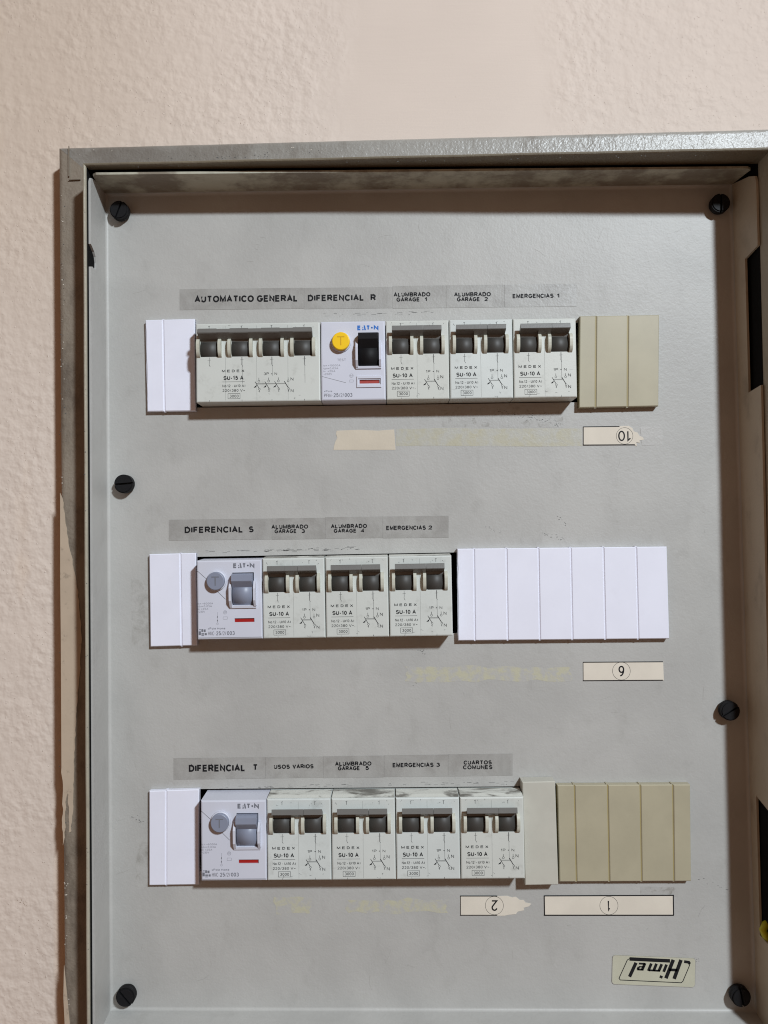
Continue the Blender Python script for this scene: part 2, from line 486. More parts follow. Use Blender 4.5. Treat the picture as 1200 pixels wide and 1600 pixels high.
# plain upright sans lettering, drawn on a unit cap height: strokes, width
GLYPH = {
    'A': ([[(0, 0), (.38, 1), (.76, 0)], [(.14, .33), (.62, .33)]], .76),
    'B': ([[(0, 0), (0, 1), (.38, 1)] + arc(.38, .76, .24, .24, 90, -90) + [(0, .52)], [(.38, .52)] + arc(.4, .26, .28, .26, 90, -90) + [(0, 0)]], .68),
    'C': ([arc(.4, .5, .4, .5, 38, 322, 18)], .74),
    'D': ([[(0, 0), (0, 1), (.3, 1)] + arc(.3, .5, .42, .5, 90, -90, 14) + [(0, 0)]], .72),
    'E': ([[(.6, 1), (0, 1), (0, 0), (.62, 0)], [(0, .53), (.56, .53)]], .62),
    'F': ([[(.58, 1), (0, 1), (0, 0)], [(0, .5), (.5, .5)]], .58),
    'G': ([arc(.42, .5, .42, .5, 40, 345, 18) + [(.82, .45), (.46, .45)]], .84),
    'H': ([[(0, 0), (0, 1)], [(.68, 0), (.68, 1)], [(0, .53), (.68, .53)]], .68),
    'I': ([[(0, 0), (0, 1)]], .0),
    'L': ([[(0, 1), (0, 0), (.54, 0)]], .54),
    'M': ([[(0, 0), (0, 1), (.41, .1), (.82, 1), (.82, 0)]], .82),
    'N': ([[(0, 0), (0, 1), (.66, 0), (.66, 1)]], .66),
    'O': ([arc(.43, .5, .43, .5, 0, 360, 22)], .86),
    'P': ([[(0, 0), (0, 1), (.38, 1)] + arc(.38, .73, .26, .27, 90, -90) + [(0, .46)]], .64),
    'R': ([[(0, 0), (0, 1), (.4, 1)] + arc(.4, .74, .26, .26, 90, -90) + [(0, .48)], [(.36, .48), (.7, 0)]], .7),
    'S': ([arc(.33, .74, .3, .26, 25, 250, 10) + arc(.33, .26, .33, .27, 80, -155, 12)], .66),
    'T': ([[(0, 1), (.7, 1)], [(.35, 1), (.35, 0)]], .7),
    'U': ([[(0, 1), (0, .34)] + arc(.33, .34, .33, .34, 180, 360) + [(.66, 1)]], .66),
    'V': ([[(0, 1), (.37, 0), (.74, 1)]], .74),
    'X': ([[(0, 0), (.68, 1)], [(0, 1), (.68, 0)]], .68),
    'Z': ([[(0, 1), (.6, 1), (0, 0), (.64, 0)]], .64),
    '0': ([arc(.27, .5, .27, .5, 0, 360, 20)], .54),
    '1': ([[(0, .76), (.24, 1), (.24, 0)]], .3),
    '2': ([arc(.27, .72, .27, .28, 165, -25, 10) + [(0, 0), (.56, 0)]], .56),
    '3': ([arc(.25, .75, .24, .25, 150, -80, 9), arc(.25, .27, .29, .27, 85, -155, 10)], .55),
    '4': ([[(.42, 0), (.42, 1), (0, .3), (.58, .3)]], .58),
    '5': ([[(.5, 1), (.1, 1), (.04, .5)] + arc(.26, .33, .29, .33, 130, -150, 12)], .56),
    '6': ([arc(.28, .32, .27, .32, 0, 360, 16), arc(.42, .32, .41, .68, 180, 88, 9)], .56),
    '7': ([[(0, 1), (.54, 1), (.18, 0)]], .54),
    '8': ([arc(.27, .75, .23, .25, 0, 360, 14), arc(.27, .26, .27, .26, 0, 360, 14)], .54),
    '9': ([arc(.27, .68, .27, .32, 0, 360, 16), arc(.13, .68, .41, .68, 0, -92, 9)], .56),
    '-': ([[(0, .4), (.28, .4)]], .28),
    '/': ([[(0, 0), (.3, 1)]], .3),
    '(': ([arc(.3, .45, .25, .6, 130, 230, 8)], .16),
    ')': ([arc(0, .45, .25, .6, 50, -50, 8)], .2),
    '=': ([[(0, .6), (.45, .6)], [(0, .3), (.45, .3)]], .45),
    '+': ([[(0, .45), (.44, .45)], [(.22, .22), (.22, .68)]], .44),
    '.': ([[(0, 0), (0, .1)]], .0),
    ',': ([[(.04, .1), (0, -.1)]], .04),
    '~': ([[(0, .4), (.14, .54), (.38, .38), (.52, .52)]], .52),
    'Δ': ([[(0, 0), (.34, .9), (.68, 0), (0, 0)]], .68),
    'x': ([[(0, 0), (.44, .7)], [(0, .7), (.44, 0)]], .44),
    'o': ([arc(.26, .35, .26, .35, 0, 360, 14)], .52),
    'l': ([[(0, 0), (0, 1)]], .0),
    'e': ([[(.02, .37), (.5, .37)] + arc(.26, .35, .25, .35, 5, 320, 14)], .5),
    'm': ([[(0, 0), (0, .7)], [(0, .5), (.18, .7), (.34, .5), (.34, 0)], [(.34, .5), (.52, .7), (.68, .5), (.68, 0)]], .68),
    'n': ([[(0, 0), (0, .7)], [(0, .45), (.22, .7), (.42, .5), (.42, 0)]], .42),
    'c': ([arc(.24, .35, .24, .35, 45, 315, 10)], .44),

}


def tag(o, label=None, cat=None, group=None, kind=None):
    for k, v in (('label', label), ('category', cat), ('group', group), ('kind', kind)):
        if v:
            o[k] = v
    return o


def empty(name, x, z, ang=0.0, d=0.0):
    o = bpy.data.objects.new(name, None)
    COL.objects.link(o)
    o.location = (x * 0.001, -d * 0.001, z * 0.001)
    o.rotation_euler = (0, -ang, 0)
    o.empty_display_size = 0.01
    return o


def copy_tree(o, parent=None):
    c = o.copy()
    COL.objects.link(c)
    c.parent = parent
    for ch in list(o.children):
        copy_tree(ch, c)
    return c


def frame(pl, pr, d):
    """place and tilt of a thing whose bottom edge runs between two photo points at depth d"""
    a, b = at(*pl, d), at(*pr, d)
    ang = math.atan2(b[1] - a[1], b[0] - a[0])
    return a, b, ang, math.hypot(b[0] - a[0], b[1] - a[1])


# ------------------------------------------------------------------ wall and enclosure
XL, XR = at(134, 800, 26)[0], at(1207, 800, 36)[0]


def dF(x, z=0):        # front of the frame: a little nearer on the right
    return 26 + 10 * (x - XL) / (XR - XL)


def dG(x, z=0):
    return dF(x) - 19


P = [at(133.5, 259, 26), at(1205, 234, 36), at(1241, 1690, 36), at(140, 1690, 26)]      # inner mouth TL TR BR BL
T = 1.6
PO = [(P[0][0] - T, P[0][1] + T), (P[1][0] + T, P[1][1] + T), (P[2][0] + T, P[2][1] - T), (P[3][0] - T, P[3][1] - T)]
O = [at(89, 228, 7), at(1252, 199, 17), at(1282, 1735, 17), at(99, 1735, 7)]        # outer edge

w = MB()
w.slab([(-900, -900), (900, -900), (900, 900), (-900, 900)], -30, -10,
       [[(O[0][0] + 1, O[0][1] - 1), (O[1][0] - 1, O[1][1] - 1), (O[2][0] - 1, O[2][1] + 1), (O[3][0] + 1, O[3][1] + 1)]])
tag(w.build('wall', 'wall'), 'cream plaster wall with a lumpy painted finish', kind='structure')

enc = empty('electrical_enclosure', 0, 0)
tag(enc, 'grey painted steel enclosure frame set in the cream wall around the breaker panel', 'enclosure')


def side_piece(a, b, ia, ib, mat, name):
    """one side of the gutter: flat face between inner edge ia-ib and outer edge a-b, outer edge rounded back to the wall"""
    m = MB()
    r = 3.0
    N = 6
    ca = Vector((ia[0] - a[0], ia[1] - a[1]))
    cb = Vector((ib[0] - b[0], ib[1] - b[1]))
    steps = 28
    rows = []
    for k in range(steps + 1):
        t = k / steps
        p = Vector(a).lerp(Vector(b), t)
        q = Vector(ia).lerp(Vector(ib), t)
        ins = ca.lerp(cb, t)
        wob = 0.12 * math.sin(k * 1.7) + 0.08 * math.sin(k * 0.6 + 1)
        row = []
        dg = dG(p.x)
        row.append((p.x, -24, p.y))
        sx, sz = (ins.x / max(abs(ins.x), abs(ins.y)), ins.y / max(abs(ins.x), abs(ins.y)))
        for j in range(N + 1):
            th = math.pi / 2 * j / N
            e = r * (1 - math.cos(th))
            row.append((p.x + sx * e, dg - r + r * math.sin(th), p.y + sz * e + (wob * 0.3)))
        row.append((q.x, dG(q.x), q.y))
        rows.append(row)
    n = len(rows[0])
    vs = [v for row in rows for v in row]
    fs = [(k * n + j, k * n + j + 1, (k + 1) * n + j + 1, (k + 1) * n + j) for k in range(steps) for j in range(n - 1)]
    m.add(vs, fs, False)
    o = m.build(name, mat, enc)
    return o


side_piece(O[0], O[1], PO[0], PO[1], 'frame', 'frame_top')
side_piece(O[2], O[3], PO[2], PO[3], 'frame', 'frame_bottom')
side_piece(O[1], O[2], PO[1], PO[2], 'frame', 'frame_side')
side_piece(O[3], O[0], PO[3], PO[0], 'dirty_frame', 'frame_side')
# mitre weld at the upper left corner
m = MB()
ax, az = at(108, 226, 7)
m.slab([(ax - 0.15, az - 18), (ax + 0.15, az - 18), (ax + 0.15, az - 1), (ax - 0.15, az - 1)], 6.8, 7.75)
bx_, bz_ = at(126, 281, 7)
m.slab([(ax - 0.1, bz_ - 0.1), (bx_, bz_ - 0.1), (bx_, bz_ + 0.2), (ax - 0.1, bz_ + 0.2)], 6.8, 7.75)
m.build('weld_seam', 'dirty_frame', enc)


def lip(i, j, name, mat='lip'):
    """wall of the mouth between corners i and j: inner face, rounded front edge, outer face"""
    m = MB()
    a, b, ao, bo = P[i], P[j], PO[i], PO[j]
    steps = 24
    rows = []
    for k in range(steps + 1):
        t = k / steps
        p = Vector(a).lerp(Vector(b), t)
        q = Vector(ao).lerp(Vector(bo), t)
        f = dF(p.x) + 0.15 * math.sin(k * 1.3 + i)
        rows.append([(p.x, -60, p.y), (p.x, f - 0.6, p.y), (*(p.lerp(q, 0.2)), f - 0.15), (*(p.lerp(q, 0.5)), f), (*(p.lerp(q, 0.8)), f - 0.15), (q.x, f - 0.6, q.y), (q.x, -60, q.y)])
    for row in rows:
        for c in (2, 3, 4):
            x, z, d = row[c]
            row[c] = (x, d, z)
    n = len(rows[0])
    vs = [v for row in rows for v in row]
    m.add(vs, [(k * n + c, k * n + c + 1, (k + 1) * n + c + 1, (k + 1) * n + c) for k in range(steps) for c in range(n - 1)], False)
    return m.build(name, mat, enc)


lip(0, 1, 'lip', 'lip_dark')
lip(1, 2, 'lip')
lip(2, 3, 'lip')
lip(3, 0, 'lip')
m = MB()
m.slab([P[0], P[1], P[2], P[3]], -62, -60)
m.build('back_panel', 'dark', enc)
# black sheets added as painted shade in the gaps around the cover
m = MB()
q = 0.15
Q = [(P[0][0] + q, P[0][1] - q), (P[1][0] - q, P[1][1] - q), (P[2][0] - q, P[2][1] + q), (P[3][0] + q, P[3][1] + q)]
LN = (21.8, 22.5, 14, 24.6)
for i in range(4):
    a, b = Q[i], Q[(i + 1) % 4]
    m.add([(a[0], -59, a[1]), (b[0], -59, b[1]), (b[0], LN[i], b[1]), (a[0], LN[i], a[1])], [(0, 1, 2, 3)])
m.build('gap_shade_sheets', 'dark', enc)
# cream wall paint smeared onto the left of the frame
m = MB()
sm = [(93, 770), (97, 778), (101, 810), (107, 850), (115, 890), (121, 925), (125, 960), (127, 1000), (125, 1045), (121, 1085), (118, 1120),
      (116, 1170), (114, 1220), (113, 1262), (110, 1300), (106, 1302), (107, 1270), (105, 1240), (102, 1255), (100, 1310), (97, 1322), (96, 1280), (98, 1235), (95, 1200), (94, 1000), (93, 900)]
jag = []
for (xa, ya), (xb, yb) in zip(sm, sm[1:] + sm[:1]):
    n_ = max(1, int(math.hypot(xb - xa, yb - ya) / 7))
    for k in range(n_):
        jx = 0 if xa < 97 and xb < 97 else random.uniform(-1.1, 1.1)
        jag.append((xa + (xb - xa) * k / n_ + jx, ya + (yb - ya) * k / n_))
pts = [at(x, y, 7.4) for x, y in jag]
m.slab(pts, lambda x, z: dG(x) - 0.2, lambda x, z: dG(x) + 0.25)
sm = [(99, 1510), (102, 1540), (105, 1570), (108, 1600), (106, 1650), (100, 1650), (100, 1600), (98, 1560)]
m.slab([at(x, y, 7.4) for x, y in sm], lambda x, z: dG(x) - 0.2, lambda x, z: dG(x) + 0.25)
o = m.build('paint_smear', 'smear', enc)
o['label'] = 'cream wall paint smeared on the left edge of the frame'



def flecks(name, mat, parent, spots, size, dfun, seed, n, long=1.0):
    """small irregular chips scattered along photo segments"""
    rr = random.Random(seed)
    m = MB()
    for k in range(n):
        (xa, ya, xb, yb, sp) = rr.choice(spots)
        t = rr.random()
        px, py = xa + (xb - xa) * t + rr.gauss(0, sp), ya + (yb - ya) * t + rr.gauss(0, sp)
        dd = dfun(*at(px, py, 8))
        x, z = at(px, py, dd)
        dd = dfun(x, z) + 0.06
        r = rr.uniform(0.3, 1.0) * size
        n_ = rr.randint(4, 6)
        a0 = rr.random() * 6
        pts = [(x + r * rr.uniform(.5, 1) * long * math.cos(a0 + 6.283 * i / n_), dd, z + r * rr.uniform(.5, 1) * math.sin(a0 + 6.283 * i / n_)) for i in range(n_)]
        m.add(pts, [tuple(range(n_))])
    o = m.build(name, mat, parent)
    o['kind'] = 'stuff'
    return o


flecks('paint_chips', 'chip', enc, [(112, 240, 900, 222, 4), (97, 300, 98, 760, 2.2), (104, 1330, 105, 1590, 2.0)], 0.42, dG, 3, 70, 1.3)
flecks('dark_scuffs', 'ink_soft', enc, [(180, 247, 560, 236, 2.0), (330, 248, 460, 243, 1.0), (97, 300, 98, 760, 3), (101, 900, 104, 1300, 5), (1050, 214, 1062, 216, 1)], 0.38, dG, 5, 110, 1.6)
flecks('edge_wear', 'ink_soft', enc, [(180, 262, 1180, 240, 0.8), (133, 330, 138, 1580, 0.8)], 0.30, dF, 6, 60, 2.2)
flecks('plaster_marks', 'wall_mark', bpy.data.objects['wall'], [(376, 180, 386, 204, 3), (320, 178, 345, 200, 7), (250, 180, 300, 195, 9), (30, 1405, 40, 1412, 3), (60, 1440, 86, 1450, 2), (200, 130, 240, 200, 40), (20, 700, 50, 1300, 10)], 0.36, lambda x, z: -10.0, 8, 60, 1.0)

# ------------------------------------------------------------------ rows
MEDW = 35.0
FACE = 13.0       # how far the breaker faces stand out
NOSE = 43.5
ROWS = {1: ((308, 629.0), (902, 620.5)), 2: ((308, 999.5), (708, 993.3)), 3: ((314, 1376.5), (820, 1373.0))}


def row_pt(r, px):
    (x0, y0), (x1, y1) = ROWS[r]
    return (px, y0 + (y1 - y0) * (px - x0) / (x1 - x0))


def opening(r, pxl, pxr, gap=0.55):
    a = at(*row_pt(r, pxl), FACE)
    b = at(*row_pt(r, pxr), FACE)
    ang = math.atan2(b[1] - a[1], b[0] - a[0])
    ux, uz = math.cos(ang), math.sin(ang)
    vx, vz = -uz, ux
    g = gap
    return [(a[0] - vx * g, a[1] - vz * g), (b[0] - vx * g, b[1] - vz * g),
            (b[0] + vx * (NOSE + g), b[1] + vz * (NOSE + g)), (a[0] + vx * (NOSE + g), a[1] + vz * (NOSE + g))]


# ------------------------------------------------------------------ cover panel (a shallow tray)
cov = empty('cover_panel', 0, 0)
tag(cov, 'light grey steel cover plate with folded edges and three slots for the breaker rows', 'cover plate')
F = [at(165.5, 304, 0), at(1142, 290, 0), at(1180, 1580, 0), at(173, 1577, 0)]         # fold corners TL TR BR BL
RM = [at(141.5, 273, 23), at(1181, 263, 23), at(1213, 1632, 23), at(148.5, 1632, 23)]     # rim corners
R_ = 1.6
cx = sum(p[0] for p in F) / 4
cz = sum(p[1] for p in F) / 4


def inset(p, r):
    return (p[0] + (r if p[0] < cx else -r), p[1] + (r if p[1] < cz else -r))


FI = [inset(p, R_) for p in F]
m = MB()
holes = [opening(1, 245, 1034), opening(2, 245, 1030), opening(3, 245, 1066)]
m.slab(FI, -1.4, 0, holes)
m.build('plate', 'cover', cov)
# rounded folds
m = MB()
for i in range(4):
    j = (i + 1) % 4
    N = 12
    a, b, ai, bi = Vector(F[i]), Vector(F[j]), Vector(FI[i]), Vector(FI[j])
    vs = []
    for k in range(N + 1):
        th = math.pi / 2 * k / N
        s_ = math.sin(th)
        d = R_ * (1 - math.cos(th))
        for (o0, i0) in ((a, ai), (b, bi)):
            p = i0.lerp(o0, s_)
            vs.append((p.x, d, p.y))
    m.add(vs, [(2 * k, 2 * k + 1, 2 * k + 3, 2 * k + 2) for k in range(N)], False)
m.build('fold', 'cover', cov, face_front=True)


def flange(i, j, poly, name='flange', mat='cover'):
    """edge of the tray from fold to rim; poly in (s along, t depth) so that cut-outs are real"""
    A0, A1, B0, B1 = Vector(F[i]), Vector(F[j]), Vector(RM[i]), Vector(RM[j])
    out = Vector(((A0 + A1) / 2 - Vector((cx, cz))))
    out = Vector((math.copysign(1, out.x), 0)) if abs((A1 - A0).y) > abs((A1 - A0).x) else Vector((0, math.copysign(1, out.y)))
    L_ = (A1 - A0).length
    tris = geometry.tessellate_polygon([[Vector((s_ * L_, t * 23, 0)) for s_, t in poly]])
    n = len(poly)
    vs = []
    for k in (0, 1):
        for s_, t in poly:
            d = R_ + (23 - R_) * t
            p = A0.lerp(A1, s_).lerp(B0.lerp(B1, s_), max(0, (d - R_)) / (23 - R_)) + out * (1.2 * k)
            vs.append((p.x, d, p.y))
    fs = [tuple(t) for t in tris] + [tuple(n + q for q in reversed(t)) for t in tris]
    fs += [(q, (q + 1) % n, n + (q + 1) % n, n + q) for q in range(n)]
    mb = MB()
    mb.add(vs, fs)
    return mb.build(name, mat, cov)


def sfrac(y):          # height in the photo -> fraction along a side
    zt, zb = F[1][1], F[2][1]
    return (at(1150, y, 12)[1] - zt) / (zb - zt)


C = 0.004
flange(0, 1, [(0, 0), (1, 0), (1 - C, 0.9), (1 - C * 3, 1), (C * 2, 1), (C * 0.5, 0.93), (0, 0.6)], mat='tray')
flange(1, 2, [(0, 0), (1, 0), (1, 1), (sfrac(1462), 1), (sfrac(1466), 0.30), (sfrac(1246), 0.30), (sfrac(1254), 1),
              (sfrac(603), 1), (sfrac(611), 0.46), (sfrac(402), 0.46), (sfrac(391), 1), (C * 4, 1), (C * 2, 0.95), (C, 0.7)], mat='tray_side')
flange(2, 3, [(0, 0), (1, 0), (1, 1), (0, 1)])
nl = lambda y: 1 - (at(140, y, 20)[1] - F[3][1]) / (F[0][1] - F[3][1])
flange(3, 0, [(0, 0), (1, 0), (1, 0.7), (1 - C * 0.7, 0.95), (1 - C * 2, 1), (1 - nl(384), 1), (1 - nl(387), 0.9), (1 - nl(391), 0.78), (1 - nl(397), 0.68),
              (1 - nl(405), 0.63), (1 - nl(413), 0.64), (1 - nl(419), 0.72), (1 - nl(417), 0.9), (1 - nl(419), 1), (0, 1)])
# bright folded rims
m = MB()
for i, j in ((0, 1), (3, 0)):
    a, b = RM[i], RM[j]

# screws
for px, py, rot, dome in ((186, 328, 70, .3), (1126, 317, 88, .3), (193, 756, 4, .2), (1141, 1111, 30, .4), (196, 1558, 130, .9), (1158, 1558, 100, .9)):
    x, z = at(px, py, 5.0)
    m = MB()
    r = 5.15
    m.disc(0, 0, 4.2, -0.5, 2.2, 28)
    # head in two halves with a slot between
    cr, sr = math.cos(math.radians(rot)), math.sin(math.radians(rot))
    m.disc(0, 0, r, 1.6, 4.0, 36, c=0.0)
    for sg in (1, -1):
        prof = []
        for k in range(19):
            th = math.pi * k / 18
            prof.append((r * math.cos(th), sg * r * math.sin(th)))
        g = 0.55 * sg
        poly = [(x_, y_) for x_, y_ in prof if abs(y_) > 0.55]
        poly = [(math.sqrt(r * r - .3), g)] + poly + [(-math.sqrt(r * r - .3), g)]
        rp = [(cr * x_ - sr * y_, sr * x_ + cr * y_) for x_, y_ in poly]
        m.slab(rp, 3.9, 5.1)
        rp2 = [(0.88 * x_, 0.88 * y_) for x_, y_ in rp]
        m.slab(rp2, 5.0, 5.5 + dome * 0.6)
    o = m.build('screw', 'black_plastic', cov)
    o.location = (x * .001, 0, z * .001)
    o['label'] = 'black slotted plastic screw'

# scuffs and pen ticks on the plate
m = MB()
for (x0, y0, x1, y1, n) in ((845, 832, 885, 845, 20), (755, 824, 785, 832, 8), (872, 806, 882, 816, 8), (775, 642, 880, 662, 46), (205, 1275, 222, 1288, 16),
                            (635, 1058, 650, 1068, 12), (1088, 1373, 1140, 1390, 10), (655, 1015, 664, 1022, 6), (1086, 1498, 1094, 1504, 5), (160, 1583, 420, 1590, 18), (820, 650, 872, 664, 20)):
    for k in range(n):
        t = random.random()
        px = x0 + (x1 - x0) * t + random.gauss(0, 2)
        py = y0 + (y1 - y0) * t + random.gauss(0, 2.2)
        if py > 1575:
            continue
        a = at(px, py, 0)
        L = random.uniform(0.2, 0.9)
        th = random.uniform(-0.6, 0.4)
        m.stroke([a, (a[0] + L * math.cos(th), a[1] + L * math.sin(th))], random.uniform(0.12, 0.3), 0.04)
for (x0, y0, x1, y1, n) in ((412, 861, 560, 856.5, 60), (312, 862, 405, 860, 14), (318, 1231, 560, 1227, 30), (600, 1227, 812, 1222, 26), (505, 492, 700, 488, 26)):
    for k in range(n):
        t = random.random()
        a = at(x0 + (x1 - x0) * t, y0 + (y1 - y0) * t + random.gauss(0, 1.3), 0)
        L = random.uniform(0.5, 3.2)
        m.stroke([a, (a[0] + L, a[1] + L * 0.012)], random.uniform(0.08, 0.2), 0.04)
m.build('scuff_marks', 'ink_soft', cov)['kind'] = 'stuff'
m = MB()
for k in range(170):
    px, py = random.uniform(180, 1100), random.uniform(340, 1570)
    if any(y0 < py < y1 and 215 < px < 1085 for y0, y1 in ((440, 705), (800, 1070), (1170, 1435))):
        if random.random() < 0.9 or not any(y0 < py < y1 for y0, y1 in ((705, 800), (1070, 1170))):
            continue
    a = at(px, py, 0)
    th = random.choice([random.uniform(-.5, .5), random.uniform(1.0, 2.0)])
    L = random.uniform(1, 9)
    bend = random.uniform(-.25, .25)
    m.ribbon([a, (a[0] + L * .5 * math.cos(th), a[1] + L * .5 * math.sin(th)), (a[0] + L * math.cos(th + bend), a[1] + L * math.sin(th + bend))], random.uniform(.05, .12), 0.03)
m.build('scratches', 'scratch', cov)['kind'] = 'stuff'
for (x0, y0, x1, y1) in ((205, 905, 232, 1010), (212, 1310, 234, 1390), (690, 636, 880, 668), (1000, 1385, 1060, 1402), (880, 860, 0, 0)):
    if x1 == 0:
        continue
    m = MB()
    m.slab([at(x0, y0, 0), at(x1, y0 + 1, 0), at(x1, y1, 0), at(x0 + 1, y1 - 1, 0)], -0.01, 0.03)
    m.build('smudge', 'soot' if x0 < 300 else 'soot_light', cov)


# ------------------------------------------------------------------ breakers
def dirt_ticks(m, d, x, z0, z1, n=6):
    for k in range(n):
        zz = random.uniform(z0, z1)
        m.stroke([(x + random.uniform(-.1, .1), zz), (x + random.uniform(-.15, .15), zz - random.uniform(.3, .9))], 0.14, d)


def nose_body(width, pockets, mat, top_drop=0.6, rr=0.7):
    """body of a device: front face with real pockets, rounded front edges"""
    m = MB()
    w2 = width / 2 - 0.12
    c = rr
    outer = [(-w2 + c, c), (w2 - c, c), (w2 - c, NOSE - c - top_drop), (-w2 + c, NOSE - c - top_drop)]
    m.slab(outer, FACE - 8.0, FACE, pockets)
    # remove the back of the slab by hiding it in the shell below
    rings = [(0.0, -20.0), (0.0, FACE - c), (c * 0.3, FACE - c * 0.3), (c, FACE)]
    vs = []
    for i, d in rings:
        zt = NOSE - i - top_drop * (0 if d < FACE - 4 else 1)
        vs += [(-w2 + i, d, i), (w2 - i, d, i), (w2 - i, d, zt), (-w2 + i, d, zt)]
    fs = []
    for k in range(3):
        for j in range(4):
            fs.append((k * 4 + j, k * 4 + (j + 1) % 4, k * 4 + 4 + (j + 1) % 4, k * 4 + 4 + j))
    m.add(vs, fs)
    return m


def rect(x0, x1, z0, z1):
    return [(x0, z0), (x1, z0), (x1, z1), (x0, z1)]


Z0 = 29.7          # height of the toggle axis above the bottom of the face


def fin_mesh(x0, x1, zc=Z0 - 0.3, r=5.3, out=2.9):
    m = MB()
    prof = [(FACE - 1.5, zc - r)]
    for k in range(15):
        u = -1 + 2 * k / 14
        u = math.copysign(abs(u) ** 0.6, u)
        prof.append((FACE + out * (1 - abs(u) ** 3.2) ** 0.8 + (0.35 * u), zc + u * r))
    prof.append((FACE - 1.5, zc + r))
    m.prism(prof, x0, x1)
    return m


def drum_mesh(x0, x1, zc=Z0 - 0.9, r=6.6, back=-5.5):
    m = MB()
    prof = [(FACE + back + r * math.cos(t), zc + r * math.sin(t)) for t in [2 * math.pi * k / 40 for k in range(40)]]
    m.prism(prof, x0, x1, True)
    return m


def lever_mesh(x0, x1, short=False):
    m = MB()
    if short:
        prof = [(FACE + 4.4, Z0 + 9.3), (FACE + 4.8, Z0 + 9.0), (FACE + 5.3, Z0 + 6.7), (FACE + 5.0, Z0 + 6.4), (FACE + 1.6, Z0 + 4.3), (FACE + 0.6, Z0 + 4.9), (FACE + 0.8, Z0 + 6.4)]
    else:
        prof = [(FACE + 4.4, Z0 + 9.3), (FACE + 4.8, Z0 + 9.0), (FACE + 5.3, Z0 + 6.7), (FACE + 5.0, Z0 + 6.4), (FACE + 0.2, Z0 + 4.7), (FACE - 0.6, Z0 + 2.2), (FACE - 2, Z0 + 2.0), (FACE - 2.5, Z0 + 5.2), (FACE + 0.5, Z0 + 6.2)]
    m.prism(prof, x0, x1)
    return m


def switch_symbol(m, poles, x, d):
    """row of knife switch symbols, N pole last"""
    p = 5.35
    for k in range(poles):
        cx_ = x + k * p
        last = k == poles - 1
        m.ring(cx_, 11.1, 0.55, 0.17, d, 14)
        m.stroke([(cx_, 11.6), (cx_, 13.0)], 0.2, d)
        m.stroke([(cx_ - 2.1, 10.9), (cx_ + 0.1, 7.3)], 0.36 if last else 0.26, d)
        m.ring(cx_ + 0.25, 6.8, 0.5, 0.17, d, 14)
        m.stroke([(cx_ + 0.25, 6.3), (cx_ + 0.25, 5.1)], 0.2, d)
        m.stroke([(cx_ + 0.25, 6.0), (cx_ - 0.2, 5.5)], 0.16, d)
        if not last:
            m.add([(cx_ - 2.9, d, 7.6), (cx_ - 1.2, d, 8.9), (cx_ - 1.6, d, 7.8)], [(0, 1, 2)])
            m.stroke([(cx_ - 2.7, 7.8), (cx_ - 0.9, 9.2)], 0.18, d)
        else:
            m.text('N', cx_ + 1.35, cx_ + 2.9, 11.2, 12.9, d, 0.008)
            m.text('N', cx_ + 1.35, cx_ + 2.9, 4.9, 6.6, d, 0.008)
    m.stroke([(x - 1.4, 9.85), (x + (poles - 1) * p - 1.4, 9.85)], 0.14, d)
    m.stroke([(x - 1.4, 9.5), (x + (poles - 1) * p - 1.4, 9.5)], 0.10, d)


